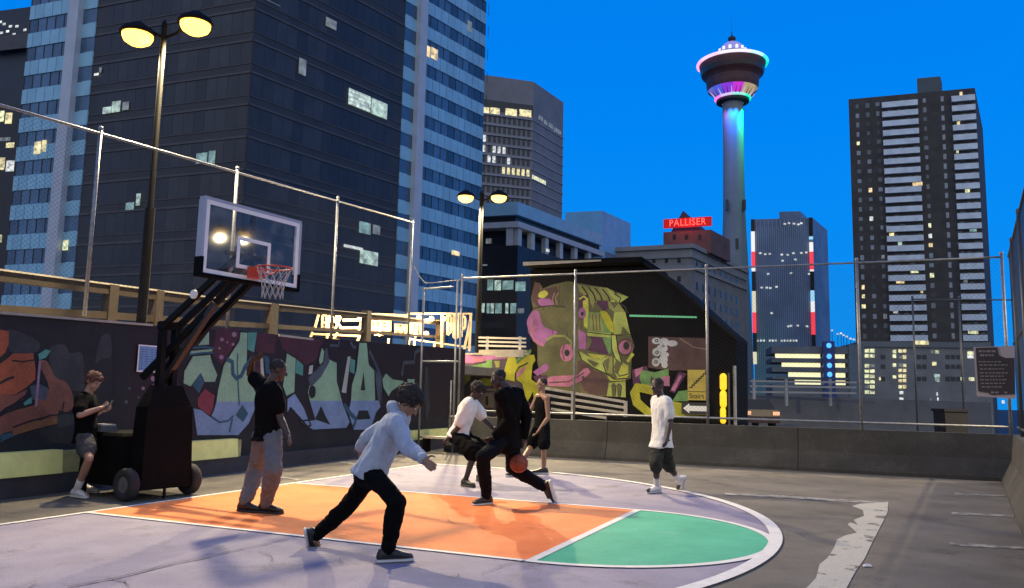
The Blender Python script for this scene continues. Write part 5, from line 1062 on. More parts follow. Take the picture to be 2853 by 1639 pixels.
for s_, px, segs in ((nl - .1, 2100, [(612, 646, M_ink), (646, 702, L_wht), (702, 747, L_red), (747, 757, L_wht), (757, 812, M_ink), (812, 871, L_cream), (871, 928, L_red), (928, 981, M_ink), (981, 1015, L_cream)]), (.9, 2264, [(607, 658, M_ink), (660, 668, L_ice), (676, 702, L_wht), (702, 752, L_red), (752, 757, L_wht), (757, 810, M_ink), (810, 840, L_ice), (840, 870, L_wht), (870, 933, L_red), (933, 965, M_ink)])):
    for y0, y1, m in segs:
        mb = MB(); z1, z0 = FNL.hit(px, y0)[1], FNL.hit(px, y1)[1]; FNL.box(mb, s_ - .75, s_ + .75, z0 + .02, z1 - .02, .38, .8); part("light_strip", mb, m, t)
for x, y in ((2118, 706), (2132, 709), (2145, 708), (2178, 710), (2194, 711), (2210, 706), (2232, 706), (2246, 704), (2180, 727), (2216, 724), (2140, 764), (2204, 762), (2254, 764), (2122, 802), (2136, 802), (2146, 803), (2163, 800), (2150, 873), (2196, 910), (2204, 908), (2222, 908), (2248, 910), (2186, 625), (2198, 623), (2212, 624), (2224, 626), (2232, 623)):
    litwin(FNL, x - 3.2, x + 3.2, y - 2.2, y + 2.2, L_pale, t, .4)
for i in range(14): x = 2112 + i * 8.2; (i in (3, 7)) or litwin(FNL, x - 2.4, x + 2.4, 947, 952, L_pale, t, .4)

# --- apartment tower
AC = at(2716, 245, 235); aLd = DLn(71); FAL, FAR = Face(AC, aLd), Face(AC, DR); c = V((AC.x, AC.y, 0)); al = FAL.hit(2364, 280)[0]; ar_ = max(2.0, FAR.hit(2731, 300)[0])
M_ap = mat("apartment_brown_brick", (.07, .063, .058), .85, .25, .3); M_bal = mat("balcony_panel", (.72, .80, .84), .7, .15, .4); APW = [mat("curtain_window_%d" % q, (.05 + .09 * q, .055 + .10 * q, .06 + .11 * q), .4) for q in range(4)]; M_apw = mat("pale_curtain_window", (.34, .37, .40), .35, .3, 1.5)
t = thing("apartment_tower", (AC.x, AC.y, ZB), "dark apartment tower with two stacks of pale balconies", "building")
bprism("tower_body", [c, c + DR * ar_, c + DR * (ar_ + 12), c + DR * (ar_ + 12) + aLd * al, c + aLd * al], ZB, AC.z, M_ap, t)
x0, x1 = FAL.hit(2551, 210)[0], FAL.hit(2617, 210)[0]; zq = FAL.hit(2585, 217)[1]
bprism("plant_room", [c + aLd * x1 + DR * 3, c + aLd * x0 + DR * 3, c + aLd * x0 + DR * 9, c + aLd * x1 + DR * 9], AC.z, zq + 1.2, mat("plant_room_grey", (.10, .12, .13), .8, .1, .3), t)
zA = FAL.hit(2480, 288)[1]; zBt = FAL.hit(2505, 936)[1]; NF = 25; st = (zA - zBt) / (NF - 1)
fx_ = lambda f: al * (1 - f)       # f = 0 at the left edge, 1 at the right
def sx_(px): return FAL.hit(px, 560)[0]
off = 0
xs = lambda px: FAL.hit(px, 300)[0]
LW = {(4, 0): L_yg, (9, 1): L_warm, (19, 0): L_warm, (20, 0): L_yel, (21, 0): L_yel, (12, 1): L_pale, (13, 3): L_yg, (15, 3): L_warm, (18, 3): L_yg, (14, 3): L_pale, (16, 2): L_dim, (22, 2): L_dim}
wn = 0; rest = MB()
for i in range(NF):
    zt_ = zA - i * st
    for k_, (b0, b1) in enumerate(((2456, 2556), (2650, 2718))):
        a, b = sorted((xs(b0), xs(b1) if k_ == 0 else .3)); mb = MB(); FAL.box(mb, a, b, zt_ - 1.5, zt_ + .1, 1.15, 1.25); FAL.box(mb, a, b, zt_ - 1.66, zt_ - 1.502, .003, 1.3); 
        part("balcony", mb, M_bal, t)
    for k_, px in enumerate((2388, 2417, 2445, 2576)):
        s_ = xs(px); mb = MB(); w3 = R.uniform(.36, .6); FAL.box(mb, s_ - w3, s_ + w3, zt_ - .9 + R.uniform(0, .4), zt_ + R.uniform(.5, .75), .003, .06)
        m = LW.get((i, k_), R.choice(APW)); part("window", mb, m, t); wn += 1
    s_ = xs(2626); mb = rest; FAL.box(mb, s_ - .4, s_ + .4, zt_ - .9, zt_ + .75, .003, .06)
tag(part("small_windows", rest, M_apw, t), kind='stuff')
glz = MB()
for i in range(NF):
    zt_ = zA - i * st
    for (b0, b1) in ((2456, 2556), (2650, 2716)):
        a, b = sorted((xs(b0), xs(b1))); s_ = a + .4
        while s_ < b - 1.2:
            if R.random() < .62: FAL.box(glz, s_, s_ + R.uniform(.8, 1.6), zt_ + .05, zt_ + R.uniform(.4, .95), .003, .07)
            s_ += R.uniform(1.7, 2.6)
tag(part("balcony_glazing", glz, mat("balcony_glass", (.12, .145, .17), .35, .4, 1.2), t), kind='stuff')
for x, y, w_, m in ((2556, 513, 17, L_warm), (2548, 756, 14, L_yg), (2508, 785, 14, L_warm), (2484, 655, 8, L_yel), (2507, 679, 7, L_cool), (2711, 641, 12, L_teal), (2670, 345, 5, L_yel), (2667, 423, 4, L_yg), (2677, 262, 5, L_warm), (2705, 925, 10, L_yg), (2720, 926, 7, L_yg), (2495, 868, 8, L_pale), (2695, 532, 8, L_yg), (2690, 783, 7, L_dim), (2568, 812, 4, L_warm)):
    litwin(FAL, x - w_ * .8, x + w_ * .8, y - 5, y + 5, m, t, 1.3 if False else .2)

# --- lit parking garage and low-rise with lit windows
M_gar = mat("garage_concrete", (.16, .175, .19), .8, .2, .3)
KC = at(2364, 970, 130); FK = Face(KC, DLn(78)); kl = FK.hit(2150, 975)[0]; t = thing("parking_garage", (KC.x, KC.y, ZB), "open parking garage with bright yellow floors and a blue light column", "building")
c = V((KC.x, KC.y, 0)); z_top = FK.hit(2300, 972)[1]; ck = V((0, 10, 0))
for i, (y0, y1) in enumerate(((966, 986), (999, 1011), (1024, 1038), (1052, 1059), (1073, 1135))):
    z1, z0 = FK.hit(2300, y0)[1], FK.hit(2300, y1)[1]; mb = MB(); mb.hexa([FK.p(0, z0, 0), FK.p(kl, z0, 0), FK.p(kl, z0, -10), FK.p(0, z0, -10), FK.p(0, z1, 0), FK.p(kl, z1, 0), FK.p(kl, z1, -10), FK.p(0, z1, -10)]); part("deck_band", mb, M_gar, t)
for i, (y0, y1) in enumerate(((986, 999), (1011, 1024), (1038, 1052), (1059, 1073))):
    z1, z0 = FK.hit(2300, y0)[1], FK.hit(2300, y1)[1]; a0 = .3; 
    for a, b in ((.5, FK.hit(2318, 1000)[0] - .4), (FK.hit(2296, 1000)[0] + .5, kl - (.6 + 1.0 * i))):
        mb = MB(); FK.box(mb, a, b, z0 + .04, z1 - .04, -.7, -.6); part("lit_floor", mb, mat("garage_glow", (.6, .6, .5), .6, .2, .4, emit=(.92, .86, .46), es=1.1), t)
mb = MB(); a = FK.hit(2308, 1010)[0]; FK.box(mb, a - .9, a + .9, -13, FK.hit(2308, 952)[1], .01, .8); cm = part("stair_column", mb, mat("blue_column", (.02, .05, .2), .5), t)
for y in (964, 994, 1019, 1044): q = FK.p(a, FK.hit(2308, y)[1], .9); mb = MB(); mb.ell(q, (.42, 0, 0), (0, .2, 0), (0, 0, .42), 12, 8); part("blue_lamp", mb, mat("blue_lamp_lit", (.1, .3, 1), .5, emit=(.08, .42, 1.0), es=1.6), cm, sm=True)
mb = MB(); FK.box(mb, -2.2, -.01, ZB, FK.hit(2375, 960)[1], -10, .2); part("stair_tower", mb, mat("garage_blue_grey", (.14, .19, .23), .7, .15, .3), t)
LC = at(2758, 952, 150); FLo = Face(LC, DLn(80)); ll = FLo.hit(2386, 958)[0]; t = thing("low_rise", (LC.x, LC.y, ZB), "low grey block with clusters of yellow lit windows under the apartment tower", "building")
bprism("block_body", [V((LC.x, LC.y, 0)), FLo.p(ll, 0, 0), FLo.p(ll, 0, -14), V((LC.x, LC.y, 0)) - FLo.n * 14], ZB, FLo.hit(2560, 955)[1], mat("low_rise_concrete", (.23, .235, .23), .8, .2, .3), t)
mb = MB(); zt_ = FLo.hit(2560, 955)[1]; FLo.box(mb, 0, ll, zt_ - .9, zt_ + .15, .003, .4); part("roof_edge", mb, mat("low_rise_edge", (.17, .19, .20), .8, .1, .3), t)
litwin(FLo, 2545, 2584, 950, 961, L_yel, t, .6)
for cx0, cx1, yy, m in [(2408, 2438, y, L_yg) for y in (978, 992, 1020, 1034, 1049, 1064, 1078, 1093)] + [(2486, 2498, y, L_yg) for y in (980, 993, 1018, 1050)] + [(2502, 2526, y, L_yel) for y in (978, 996, 1018, 1032, 1048, 1061, 1078)] + [(2505, 2518, y, L_pale) for y in (1094, 1112)] + [(2592, 2617, 981, L_yg), (2596, 2610, 1014, L_yel), (2602, 2620, 1048, L_cool), (2604, 2618, 1060, L_cool), (2608, 2614, 1098, L_pale), (2610, 2616, 1112, L_pale), (2590, 2596, 1114, L_pale), (2675, 2686, 1056, L_yg), (2698, 2716, 1057, L_yg), (2694, 2714, 984, L_yg), (2694, 2714, 994, L_pale), (2448, 2455, 1055, L_yel), (2790, 2800, 1120, L_pale), (2805, 2815, 1124, L_pale)]:
    n = max(1, int((cx1 - cx0) / 11))
    for j in range(n):
        x0 = cx0 + (cx1 - cx0) * j / n; litwin(FLo, x0 + 1, x0 + (cx1 - cx0) / n - 1.5, yy - 4.6 + R.uniform(-1, 1), yy + 4.6, m if R.random() < .8 else L_dim, t, .05)
for px in (2460, 2560, 2575, 2640, 2655, 2670):
    for y in (995, 1022, 1056): litwin(FLo, px - 6, px + 6, y - 6, y + 6, M_win, t, .03, "window")
# distant bridge street lights
for i, (x, y) in enumerate(((2308, 922), (2318, 921), (2334, 931), (2343, 929), (2350, 934), (2359, 938), (2370, 944), (2380, 946))):
    q = at(x, y, 420 - i * 14); t = thing("distant_street_lamp", (q.x, q.y, ZB), "tiny bright street lamp in a sloping row between glass tower and apartments", "street lamp", "distant street lamps")
    mb = MB(); mb.tube([(q.x, q.y, ZB), (q.x, q.y, q.z)], .12, 6); part("pole", mb, M_pole, t)
    mb = MB(); mb.ell(q, (.55, 0, 0), (0, .55, 0), (0, 0, .45), 10, 6); part("lamp_head", mb, L_pale, t, sm=True)
# neighbouring deck rail and a parked car
rl = thing("deck_guard_rail", at(2100, 1075, 45), "long grey guard rail on the neighbouring deck below the garage", "guard rail")
for y in (1062, 1076, 1092): A_, B_ = at(2090, y, 46), at(2385, y + 4, 44); mb = MB(); d = B_ - A_; mb.box((A_ + B_) / 2, d / 2, (0, .05, 0), (0, 0, .05)); part("rail", mb, mat("deck_rail", (.30, .31, .31), .7, .15, 3), rl)
for x in (2100, 2190, 2312): A_ = at(x, 1056, 45.2); mb = MB(); mb.box((A_.x, A_.y, A_.z - .75), (.07, 0, 0), (0, .07, 0), (0, 0, .75)); part("rail_post", mb, mat("deck_rail", (.30, .31, .31)), rl)
A_, B_ = at(2085, 1100, 47), at(2760, 1112, 44); mb = MB(); d = B_ - A_; mb.hexa([(A_.x, A_.y, -.3), (B_.x, B_.y, -.3), (B_.x, B_.y + .4, -.3), (A_.x, A_.y + .4, -.3), (A_.x, A_.y, A_.z), (B_.x, B_.y, A_.z * .9), (B_.x, B_.y + .4, A_.z * .9), (A_.x, A_.y + .4, A_.z)]); part("kerb_wall", mb, mat("deck_kerb", (.11, .12, .135), .85, .2, 1), rl)
cpx = at(2122, 1100, 40); car = thing("parked_car", (cpx.x, 40, 0), "dark red car with glowing tail lamps under the deck guard rail", "car")
def cb(mb, x0, x1, y0, y1, z0, z1, t_=0): return mb.hexa([(cpx.x + x0, 40 + y0, z0), (cpx.x + x1, 40 + y0, z0), (cpx.x + x1, 40 + y1, z0), (cpx.x + x0, 40 + y1, z0), (cpx.x + x0 + t_, 40 + y0 + t_, z1), (cpx.x + x1 - t_, 40 + y0 + t_, z1), (cpx.x + x1 - t_, 40 + y1 - t_, z1), (cpx.x + x0 + t_, 40 + y1 - t_, z1)])
M_car = mat("car_paint", (.02, .006, .007), .3); mb = MB(); cb(mb, -.88, .88, 0, 4.4, .30, .62); cb(mb, -.86, .86, .02, 4.3, .622, .95, .05); part("body", mb, M_car, car)
mb = MB(); cb(mb, -.78, .78, .35, 3.2, .952, 1.45, .22); part("cabin_glass", mb, mat("car_glass", (.01, .012, .015), .15), car)
for x in (-.72, .72):
    for y in (.75, 3.5): mb = MB(); q = V((cpx.x + x, 40 + y, .31)); mb.tube([q - V((.11, 0, 0)), q + V((.11, 0, 0))], .31, 18); part("wheel", mb, M_tyre, car)
for x in (-.7, .7): mb = MB(); cb(mb, x - .16, x + .16, -.03, -.005, .68, .86); part("tail_light", mb, lit("tail", (1, .45, .2), 1.3), car)
# ------------------------------------------------------------------ people
def remesh(mb, vox, it=6, fac=.5):
    me = bpy.data.meshes.new("tmp"); me.from_pydata([tuple(v) for v in mb.v], [], mb.f)
    o = bpy.data.objects.new("tmp", me); COL.objects.link(o)
    m = o.modifiers.new("r", 'REMESH'); m.mode = 'VOXEL'; m.voxel_size = vox
    s_ = o.modifiers.new("s", 'SMOOTH'); s_.iterations = it; s_.factor = fac
    dg = bpy.context.evaluated_depsgraph_get(); r_ = bpy.data.meshes.new_from_object(o.evaluated_get(dg))
    out = MB(); out.v = [v.co.copy() for v in r_.vertices]; out.f = [tuple(p.vertices) for p in r_.polygons]; out.m = [0] * len(out.f)
    nrm = [v.normal.copy() for v in r_.vertices]
    bpy.data.objects.remove(o); bpy.data.meshes.remove(me); bpy.data.meshes.remove(r_)
    return out, nrm
def folds(mb, nrm, amp, fr, st=(1, 1, .45), seed=0):
    for i, v in enumerate(mb.v):
        p = V((v.x * st[0] + seed, v.y * st[1], v.z * st[2])) * fr
        n = noise.noise(p) + .5 * noise.noise(p * 2.3)
        mb.v[i] = v + nrm[i] * n * amp
    return mb
def fabric(n, c, a=.18, r=.85): return mat("cloth_" + n, c, r, a, 14, bump=.25, bscale=220, spec=.06)
def place(A, px, L, sgn):
    d = ray(*px).normalized(); oc = EYE - A; b = oc.dot(d); c = oc.dot(oc) - L * L; disc = b * b - c
    if disc <= 0: return EYE + d * (-b)
    t = -b + (math.sqrt(disc) if sgn > 0 else -math.sqrt(disc))
    return EYE + d * t
def hand(mb, wrist, tip, palm_n, S, curl=.5):
    d = (tip - wrist).normalized(); side = d.cross(palm_n).normalized(); pn = side.cross(d).normalized()
    pc = wrist + d * .045 * S
    mb.ell(pc, side * .040 * S, d * .052 * S, pn * .016 * S, 12, 7)
    mb.cap(wrist - d * .02 * S, .027 * S, pc, .024 * S, 10, 3)
    for k_, (o, L) in enumerate(((-.031, .066), (-.0105, .078), (.0105, .073), (.030, .058))):
        a = pc + d * .043 * S + side * o * S; f1 = (d * math.cos(curl * .6) - pn * math.sin(curl * .6)); f2 = (d * math.cos(curl * 1.5) - pn * math.sin(curl * 1.5)); sp_ = side * o * .25
        b = a + (f1 + sp_).normalized() * L * .52 * S; c = b + (f2 + sp_ * .5).normalized() * L * .48 * S
        mb.cap(a - d * .01 * S, .0098 * S, b, .0088 * S, 8, 3); mb.cap(b, .0088 * S, c, .0075 * S, 8, 3)
    a = pc - side * .030 * S - d * .02 * S; b = a + (d * .6 - side * .75 - pn * .25).normalized() * .045 * S; c = b + (d * .9 - side * .2 - pn * .4).normalized() * .032 * S
    mb.cap(a, .0125 * S, b, .0105 * S, 8, 3); mb.cap(b, .0105 * S, c, .0085 * S, 8, 3)
def torso_rings(Pm, Cm, hs, ss, prof, infl=0.0, S=1.0):
    up_ = (Cm - Pm); L = up_.length; u = up_.normalized(); out = []
    for t, w_, d_ in prof:
        k_ = min(max(t, 0), 1); s_ = (hs * (1 - k_) + ss * k_); s_ = (s_ - u * s_.dot(u)).normalized(); f = u.cross(s_)
        out.append((Pm + u * L * t, s_ * (w_ * S + infl), f * (d_ * S + infl)))
    return out
TORSO = [(-.26, .10, .085), (-.16, .155, .11), (0, .168, .122), (.2, .155, .112), (.4, .148, .105), (.62, .165, .115), (.82, .178, .118), (.95, .165, .10), (1.05, .11, .078), (1.11, .065, .06)]
def person(label, c, Y0, J, S, skin, face, hair, top, bottom, shoe, sole, seed=0, head_s=1.0, socks=None, hcurl=(.5, .5)):
    P = lambda q: at(c[0] + q[0] * c[2], c[1] + q[1] * c[2], Y0 + q[2])
    px = lambda q: (c[0] + q[0] * c[2], c[1] + q[1] * c[2])
    H = P(J['head']); sh = [P(q) for q in J['sh']]; hip = [P(q) for q in J['hip']]
    el = [place(sh[i], px(J['el'][i]), .30 * S, J['el'][i][2]) for i in (0, 1)]
    wr = [place(el[i], px(J['wr'][i]), .26 * S, J['wr'][i][2]) for i in (0, 1)]
    tip = [place(wr[i], px(J['hand'][i]), .18 * S, J['hand'][i][2]) for i in (0, 1)]
    an = []; toe = []; kn = []
    for i in (0, 1):
        kn.append(place(hip[i], px(J['kn'][i]), .435 * S, J['kn'][i][2]))
        a = J['an'][i]; t = J['toe'][i]
        if a[2] == 'g': A_ = gnd(*px(a), z=.10 * S); T_ = gnd(*px(t), z=.03)
        else: A_ = place(kn[i], px(a), .42 * S, a[2]); T_ = place(A_, px(t), .20 * S, t[2] if len(t) > 2 else 1)
        an.append(A_); toe.append(T_)
    Pm = (hip[0] + hip[1]) / 2; Cm = (sh[0] + sh[1]) / 2; hs = (hip[0] - hip[1]); ss = (sh[0] - sh[1]); u = (Cm - Pm).normalized()
    print(label[:30], 'torso %.2f shw %.2f neck %.2f' % ((Cm - Pm).length, ss.length, (H - Cm).length), 'arm', ['%.2f/%.2f' % ((el[i] - sh[i]).length, (wr[i] - el[i]).length) for i in (0, 1)], 'leg', ['%.2f/%.2f' % ((kn[i] - hip[i]).length, (an[i] - kn[i]).length) for i in (0, 1)], 'footz', ['%.2f' % a.z for a in an])
    base = V((Pm.x, Pm.y, 0)); root = thing("person", base, label, "person")
    fc = V(face).normalized(); hu = (H - (Cm + u * .05)).normalized(); hu = (hu * .6 + Z * .6).normalized() if not J.get('hup') else V(J['hup']).normalized()
    fc = (fc - hu * fc.dot(hu)).normalized(); hsd = fc.cross(hu)
    hS = S * head_s
    # --- body
    b = MB(); b.loft(torso_rings(Pm, Cm, hs, ss, TORSO, -.012, S)); kt = .80; kc = .80 if bottom['end'] > 1.5 else .95; ka = .82 if top['type'] == 'long' else 1.0
    nb = Cm + u * .03; b.cap(nb, .062 * S, H - hu * .05 * hS - fc * .012, .053 * S, 14)
    b.cap(Cm + (sh[0] - Cm) * .3 + u * .02, .07 * S, sh[0], .062 * S); b.cap(Cm + (sh[1] - Cm) * .3 + u * .02, .07 * S, sh[1], .062 * S)
    for i in (0, 1):
        b.cap(sh[i], .054 * S * ka, el[i], .041 * S * ka); m_ = el[i].lerp(wr[i], .3); b.cap(el[i], .041 * S * ka, m_, .043 * S * ka); b.cap(m_, .043 * S * ka, wr[i], .029 * S)
        pn = (tip[i] - wr[i]).cross(wr[i] - el[i]); pn = pn.normalized() if pn.length > 1e-4 else (Pm - wr[i]).normalized()
        if J.get('palm'): pn = V(J['palm'][i])
        hand(b, wr[i], tip[i], pn, S, hcurl[i])
        b.cap(hip[i] * .92 + Pm * .08, .092 * S * kt, kn[i], .056 * S * kc); c1 = kn[i].lerp(an[i], .32); b.cap(kn[i], .055 * S * kc, c1, .058 * S * kc); b.cap(c1, .058 * S * kc, an[i], .037 * S)
        b.cap(an[i] - Z * .04, .034, an[i].lerp(toe[i], .7), .03)
    b.ell(H + hu * .025 * hS - fc * .012 * hS, hsd * .077 * hS, fc * .098 * hS, hu * .092 * hS, 20, 14)
    b.ell(H - hu * .045 * hS + fc * .028 * hS, hsd * .057 * hS, fc * .062 * hS, hu * .070 * hS, 16, 10)
    b.ell(H - hu * .098 * hS + fc * .062 * hS, hsd * .026 * hS, fc * .022 * hS, hu * .020 * hS, 12, 8)
    b.cap(H + hu * .012 * hS + fc * .086 * hS, .010 * hS, H - hu * .028 * hS + fc * .108 * hS, .0155 * hS, 10, 4)
    b.cap(H + hu * .022 * hS + fc * .078 * hS + hsd * .04 * hS, .012 * hS, H + hu * .022 * hS + fc * .078 * hS - hsd * .04 * hS, .012 * hS, 8, 3)
    b.cap(H - hu * .058 * hS + fc * .086 * hS + hsd * .018 * hS, .009 * hS, H - hu * .058 * hS + fc * .086 * hS - hsd * .018 * hS, .009 * hS, 8, 3)
    for q in (1, -1): b.ell(H + hsd * q * .078 * hS - hu * .008 * hS - fc * .012 * hS, hsd * .010 * hS, fc * .020 * hS, hu * .032 * hS, 10, 7)
    bm_, n_ = remesh(b, .0075, 3, .5); part("body", bm_, skin, root, sm=True, fix=False)
    for q in (1, -1):
        e = MB(); ec = H + hu * .006 * hS + fc * .083 * hS + hsd * q * .032 * hS; e.ell(ec, hsd * .013 * hS, fc * .010 * hS, hu * .008 * hS, 10, 6); e.k = 1; e.ell(ec + fc * .006 * hS, hsd * .006 * hS, fc * .006 * hS, hu * .006 * hS, 8, 6)
        part("eye", e, [mat("eye_white", (.6, .58, .55), .4), mat("eye_dark", (.02, .012, .01), .3)], root, sm=True)
    # --- hair
    kind, hm = hair; hb = MB()
    if kind == 'short': hb.ell(H + hu * .038 * hS - fc * .022 * hS, hsd * .083 * hS, fc * .096 * hS, hu * .088 * hS, 20, 12); amp = .004
    elif kind == 'mop':
        hb.ell(H + hu * .045 * hS - fc * .018 * hS, hsd * .098 * hS, fc * .112 * hS, hu * .092 * hS, 20, 12); hb.ell(H + hu * .06 * hS + fc * .055 * hS, hsd * .075 * hS, fc * .055 * hS, hu * .04 * hS, 14, 8); hb.ell(H - hu * .02 * hS - fc * .06 * hS, hsd * .085 * hS, fc * .06 * hS, hu * .07 * hS, 14, 8); amp = .012
    else: hb.ell(H + hu * .05 * hS - fc * .035 * hS, hsd * .112 * hS, fc * .118 * hS, hu * .105 * hS, 20, 12); hb.ell(H + hu * .09 * hS + fc * .03 * hS, hsd * .08 * hS, fc * .07 * hS, hu * .05 * hS, 14, 8); amp = .014
    hm_, n_ = remesh(hb, .008, 2); folds(hm_, n_, amp * 1.3, 30, (1, 1, 1), seed); folds(hm_, n_, amp * .7, 75, (1, 1, 1), seed); part("hair", hm_, hm, root, sm=True, fix=False)
    # --- top
    tp = top; t = MB(); inf = tp.get('inf', .018)
    rings = [(tt, w_, d_) for tt, w_, d_ in TORSO if tt >= -.2]; rings = [(tp.get('hem', -.12), .176 + tp.get('flare', .008), .134 + tp.get('flare', .008))] + [r_ for r_ in rings if r_[0] > tp.get('hem', -.12) + .08]
    rings = [r_ for r_ in rings if r_[0] < 1.08]
    if tp['type'] == 'tank': rings = [(a_, w_ * (.86 if a_ > .85 else 1), d_) for a_, w_, d_ in rings]
    t.loft(torso_rings(Pm, Cm, hs, ss, rings, inf, S))
    if tp['type'] != 'tank':
        for i in (0, 1):
            t.cap(Cm + (sh[i] - Cm) * .35 + u * .015, .075 * S + inf * .6, sh[i], .064 * S + inf * .7)
            if tp['type'] == 'long': m_ = el[i].lerp(wr[i], .92); t.cap(sh[i], .062 * S + inf, el[i], .046 * S + inf); t.cap(el[i], .046 * S + inf, m_, .036 * S + inf * .8)
            else: m_ = sh[i].lerp(el[i], tp.get('slv', .62)); t.cap(sh[i], .062 * S + inf, m_, .058 * S + inf * 1.2, 14, 2)
    else:
        for i in (0, 1): q = Cm + (sh[i] - Cm) * .62; t.cap(q + u * .055 * S, .028 * S, q - u * .10, .05 * S)
    if tp.get('hood'):
        hc = nb + u * .03 - fc * .06; t.ell(hc - u * .02, hsd * .13 * S, fc * .10 * S, u * .065 * S, 16, 10); t.ell(hc + hsd * .06 + fc * .07, hsd * .06, fc * .06, u * .035, 12, 8); t.ell(hc - hsd * .06 + fc * .07, hsd * .06, fc * .06, u * .035, 12, 8); t.cap(Pm + u * -.02 + hs.normalized() * .12, .07, Pm - hs.normalized() * .12 - u * .02, .07)
    tm_, n_ = remesh(t, .011, 5); folds(tm_, n_, tp.get('fold', .012), 8, (1, 1, .6), seed + 3); folds(tm_, n_, tp.get('fold', .012) * .45, 22, (1, 1, .35), seed + 5); part(tp['name'], tm_, tp['mat'], root, sm=True, fix=False)
    # --- bottoms
    bt_ = bottom; t = MB(); inf = bt_.get('inf', .02)
    t.loft(torso_rings(Pm, Cm, hs, ss, [r_ for r_ in TORSO if r_[0] <= .12] + [(.14, .150, .108)], min(inf, .012), S))
    for i in (0, 1):
        end = bt_['end']; 
        if end <= 1.0: m_ = hip[i].lerp(kn[i], end); t.cap(hip[i] * .88 + Pm * .12, .090 * S + inf * .5, m_, .068 * S + inf + bt_.get('flare', 0), 16, 2)
        else:
            m_ = kn[i].lerp(an[i], end - 1); t.cap(hip[i] * .88 + Pm * .12, .090 * S + inf * .5, kn[i], .062 * S + inf, 16); t.cap(kn[i], .062 * S + inf, kn[i].lerp(m_, .4), .060 * S + inf, 14); t.cap(kn[i].lerp(m_, .4), .060 * S + inf, m_, .044 * S + inf * bt_.get('cuff', .9), 14, 2)
    tm_, n_ = remesh(t, .011, 4); folds(tm_, n_, bt_.get('fold', .012), 9, (1, 1, .9), seed + 8); folds(tm_, n_, bt_.get('fold', .012) * .45, 24, (.7, .7, 1.2), seed + 9); part(bt_['name'], tm_, bt_['mat'], root, sm=True, fix=False)
    # --- socks, shoes
    for i in (0, 1):
        if socks: t = MB(); t.cap(an[i].lerp(kn[i], socks[0]), .05 * S, an[i], .043 * S, 14, 2); t.cap(an[i], .043 * S, an[i] - Z * .03, .043 * S, 12, 2); part("sock", t, socks[1], root, sm=True)
        d = toe[i] - an[i]
        if J['an'][i][2] == 'g': d.z = 0; up_ = Z.copy()
        else: up_ = (kn[i] - an[i]).normalized()
        d.normalize(); 
        if J['an'][i][2] != 'g': up_ = (up_ - d * up_.dot(d)).normalized()
        sd = d.cross(up_).normalized(); ba = an[i] - up_ * .095 * S; t = MB(); k_ = S * 1.04
        if J['an'][i][2] == 'g': ba.z = .004
        R_ = [(-.085, .022, .045), (-.07, .036, .085), (-.03, .041, .108), (.02, .043, .106), (.07, .046, .082), (.12, .050, .062), (.165, .047, .050), (.20, .032, .038), (.212, .014, .020)]
        t.loft([(ba + d * a_ * k_ + up_ * (.024 + h_ / 2 * .9) * k_, sd * w_ * k_, up_ * h_ / 2 * k_) for a_, w_, h_ in R_], 16); t.cap(ba + up_ * .09 * k_, .043 * k_, ba + up_ * .115 * k_, .041 * k_, 14, 2)
        so_ = part("shoe", t, shoe, root, sm=True)
        t = MB(); t.loft([(ba + d * a_ * k_ * 1.02 + up_ * .016, sd * (w_ + .006) * k_, up_ * .0165) for a_, w_, h_ in R_], 16); part("sole", t, sole, so_, sm=True)
    return root, dict(wr=wr, tip=tip, H=H, sh=sh, el=el)
SK = lambda n, c: mat("skin_" + n, c, .55, .10, 20)
sk_pale, sk_tan, sk_brown, sk_dark = SK("pale", (.36, .20, .145)), SK("tan", (.26, .145, .09)), SK("brown", (.06, .034, .024)), SK("dark", (.045, .026, .022))
HR = lambda n, c: mat("hair_" + n, c, .75, .3, 60, bump=.5, bscale=120)
h_red, h_blk, h_dbr = HR("auburn", (.12, .045, .028)), HR("black", (.012, .010, .010)), HR("dark_brown", (.022, .016, .013))
c_blk = fabric("black", (.0048, .0048, .0052)); c_wht = fabric("white", (.70, .69, .66), .06); c_hood = fabric("pale_blue", (.36, .405, .48), .10); c_gry = fabric("heather_grey", (.15, .145, .15), .10); c_dgry = fabric("charcoal", (.07, .07, .075), .3); c_olv = fabric("dark_olive", (.035, .037, .033), .25); c_nav = fabric("black_navy", (.006, .007, .010))
m_shb = mat("shoe_black", (.015, .014, .015), .5, .2, 20); m_shw = mat("shoe_white", (.62, .61, .62), .5, .08, 20); m_slw = mat("sole_white", (.55, .54, .52), .6); m_slb = mat("sole_dark", (.03, .03, .03), .7); m_skw = mat("sock_white", (.66, .65, .63), .85, .06, 40); m_shg = mat("shoe_dark_green", (.03, .035, .025), .5, .2, 20)

CA = (160, 1000, .2886)
YA = gnd(CA[0] + 230 * CA[2], CA[1] + 1340 * CA[2]).y + .06
r1, k1 = person("person in black t-shirt, grey shorts and white high-tops looking down at a phone", CA, YA,
    dict(head=(352, 218, .0), sh=[(235, 392, -.17), (318, 385, .17)], el=[(215, 545, -1), (330, 545, 1)], wr=[(418, 475, 1), (432, 500, -1)], hand=[(505, 445, 1), (505, 470, -1)], hip=[(262, 765, -.10), (292, 765, .10)], kn=[(308, 965, -1), (262, 965, 1)], an=[(186, 1268, 'g'), (255, 1225, 'g')], toe=[(318, 1335, 'g'), (345, 1278, 'g')], hup=(.35, 0, 1)),
    .97, sk_pale, (.8, -.35, -.45), ('mop', h_red), dict(type='tee', name="t_shirt", mat=c_blk, slv=.72, inf=.024, hem=-.10, flare=.022, fold=.010), dict(name="shorts", mat=c_dgry, end=.62, inf=.03, flare=.02), m_shw, m_slw, 1, socks=(.34, m_skw), hcurl=(.9, .9))
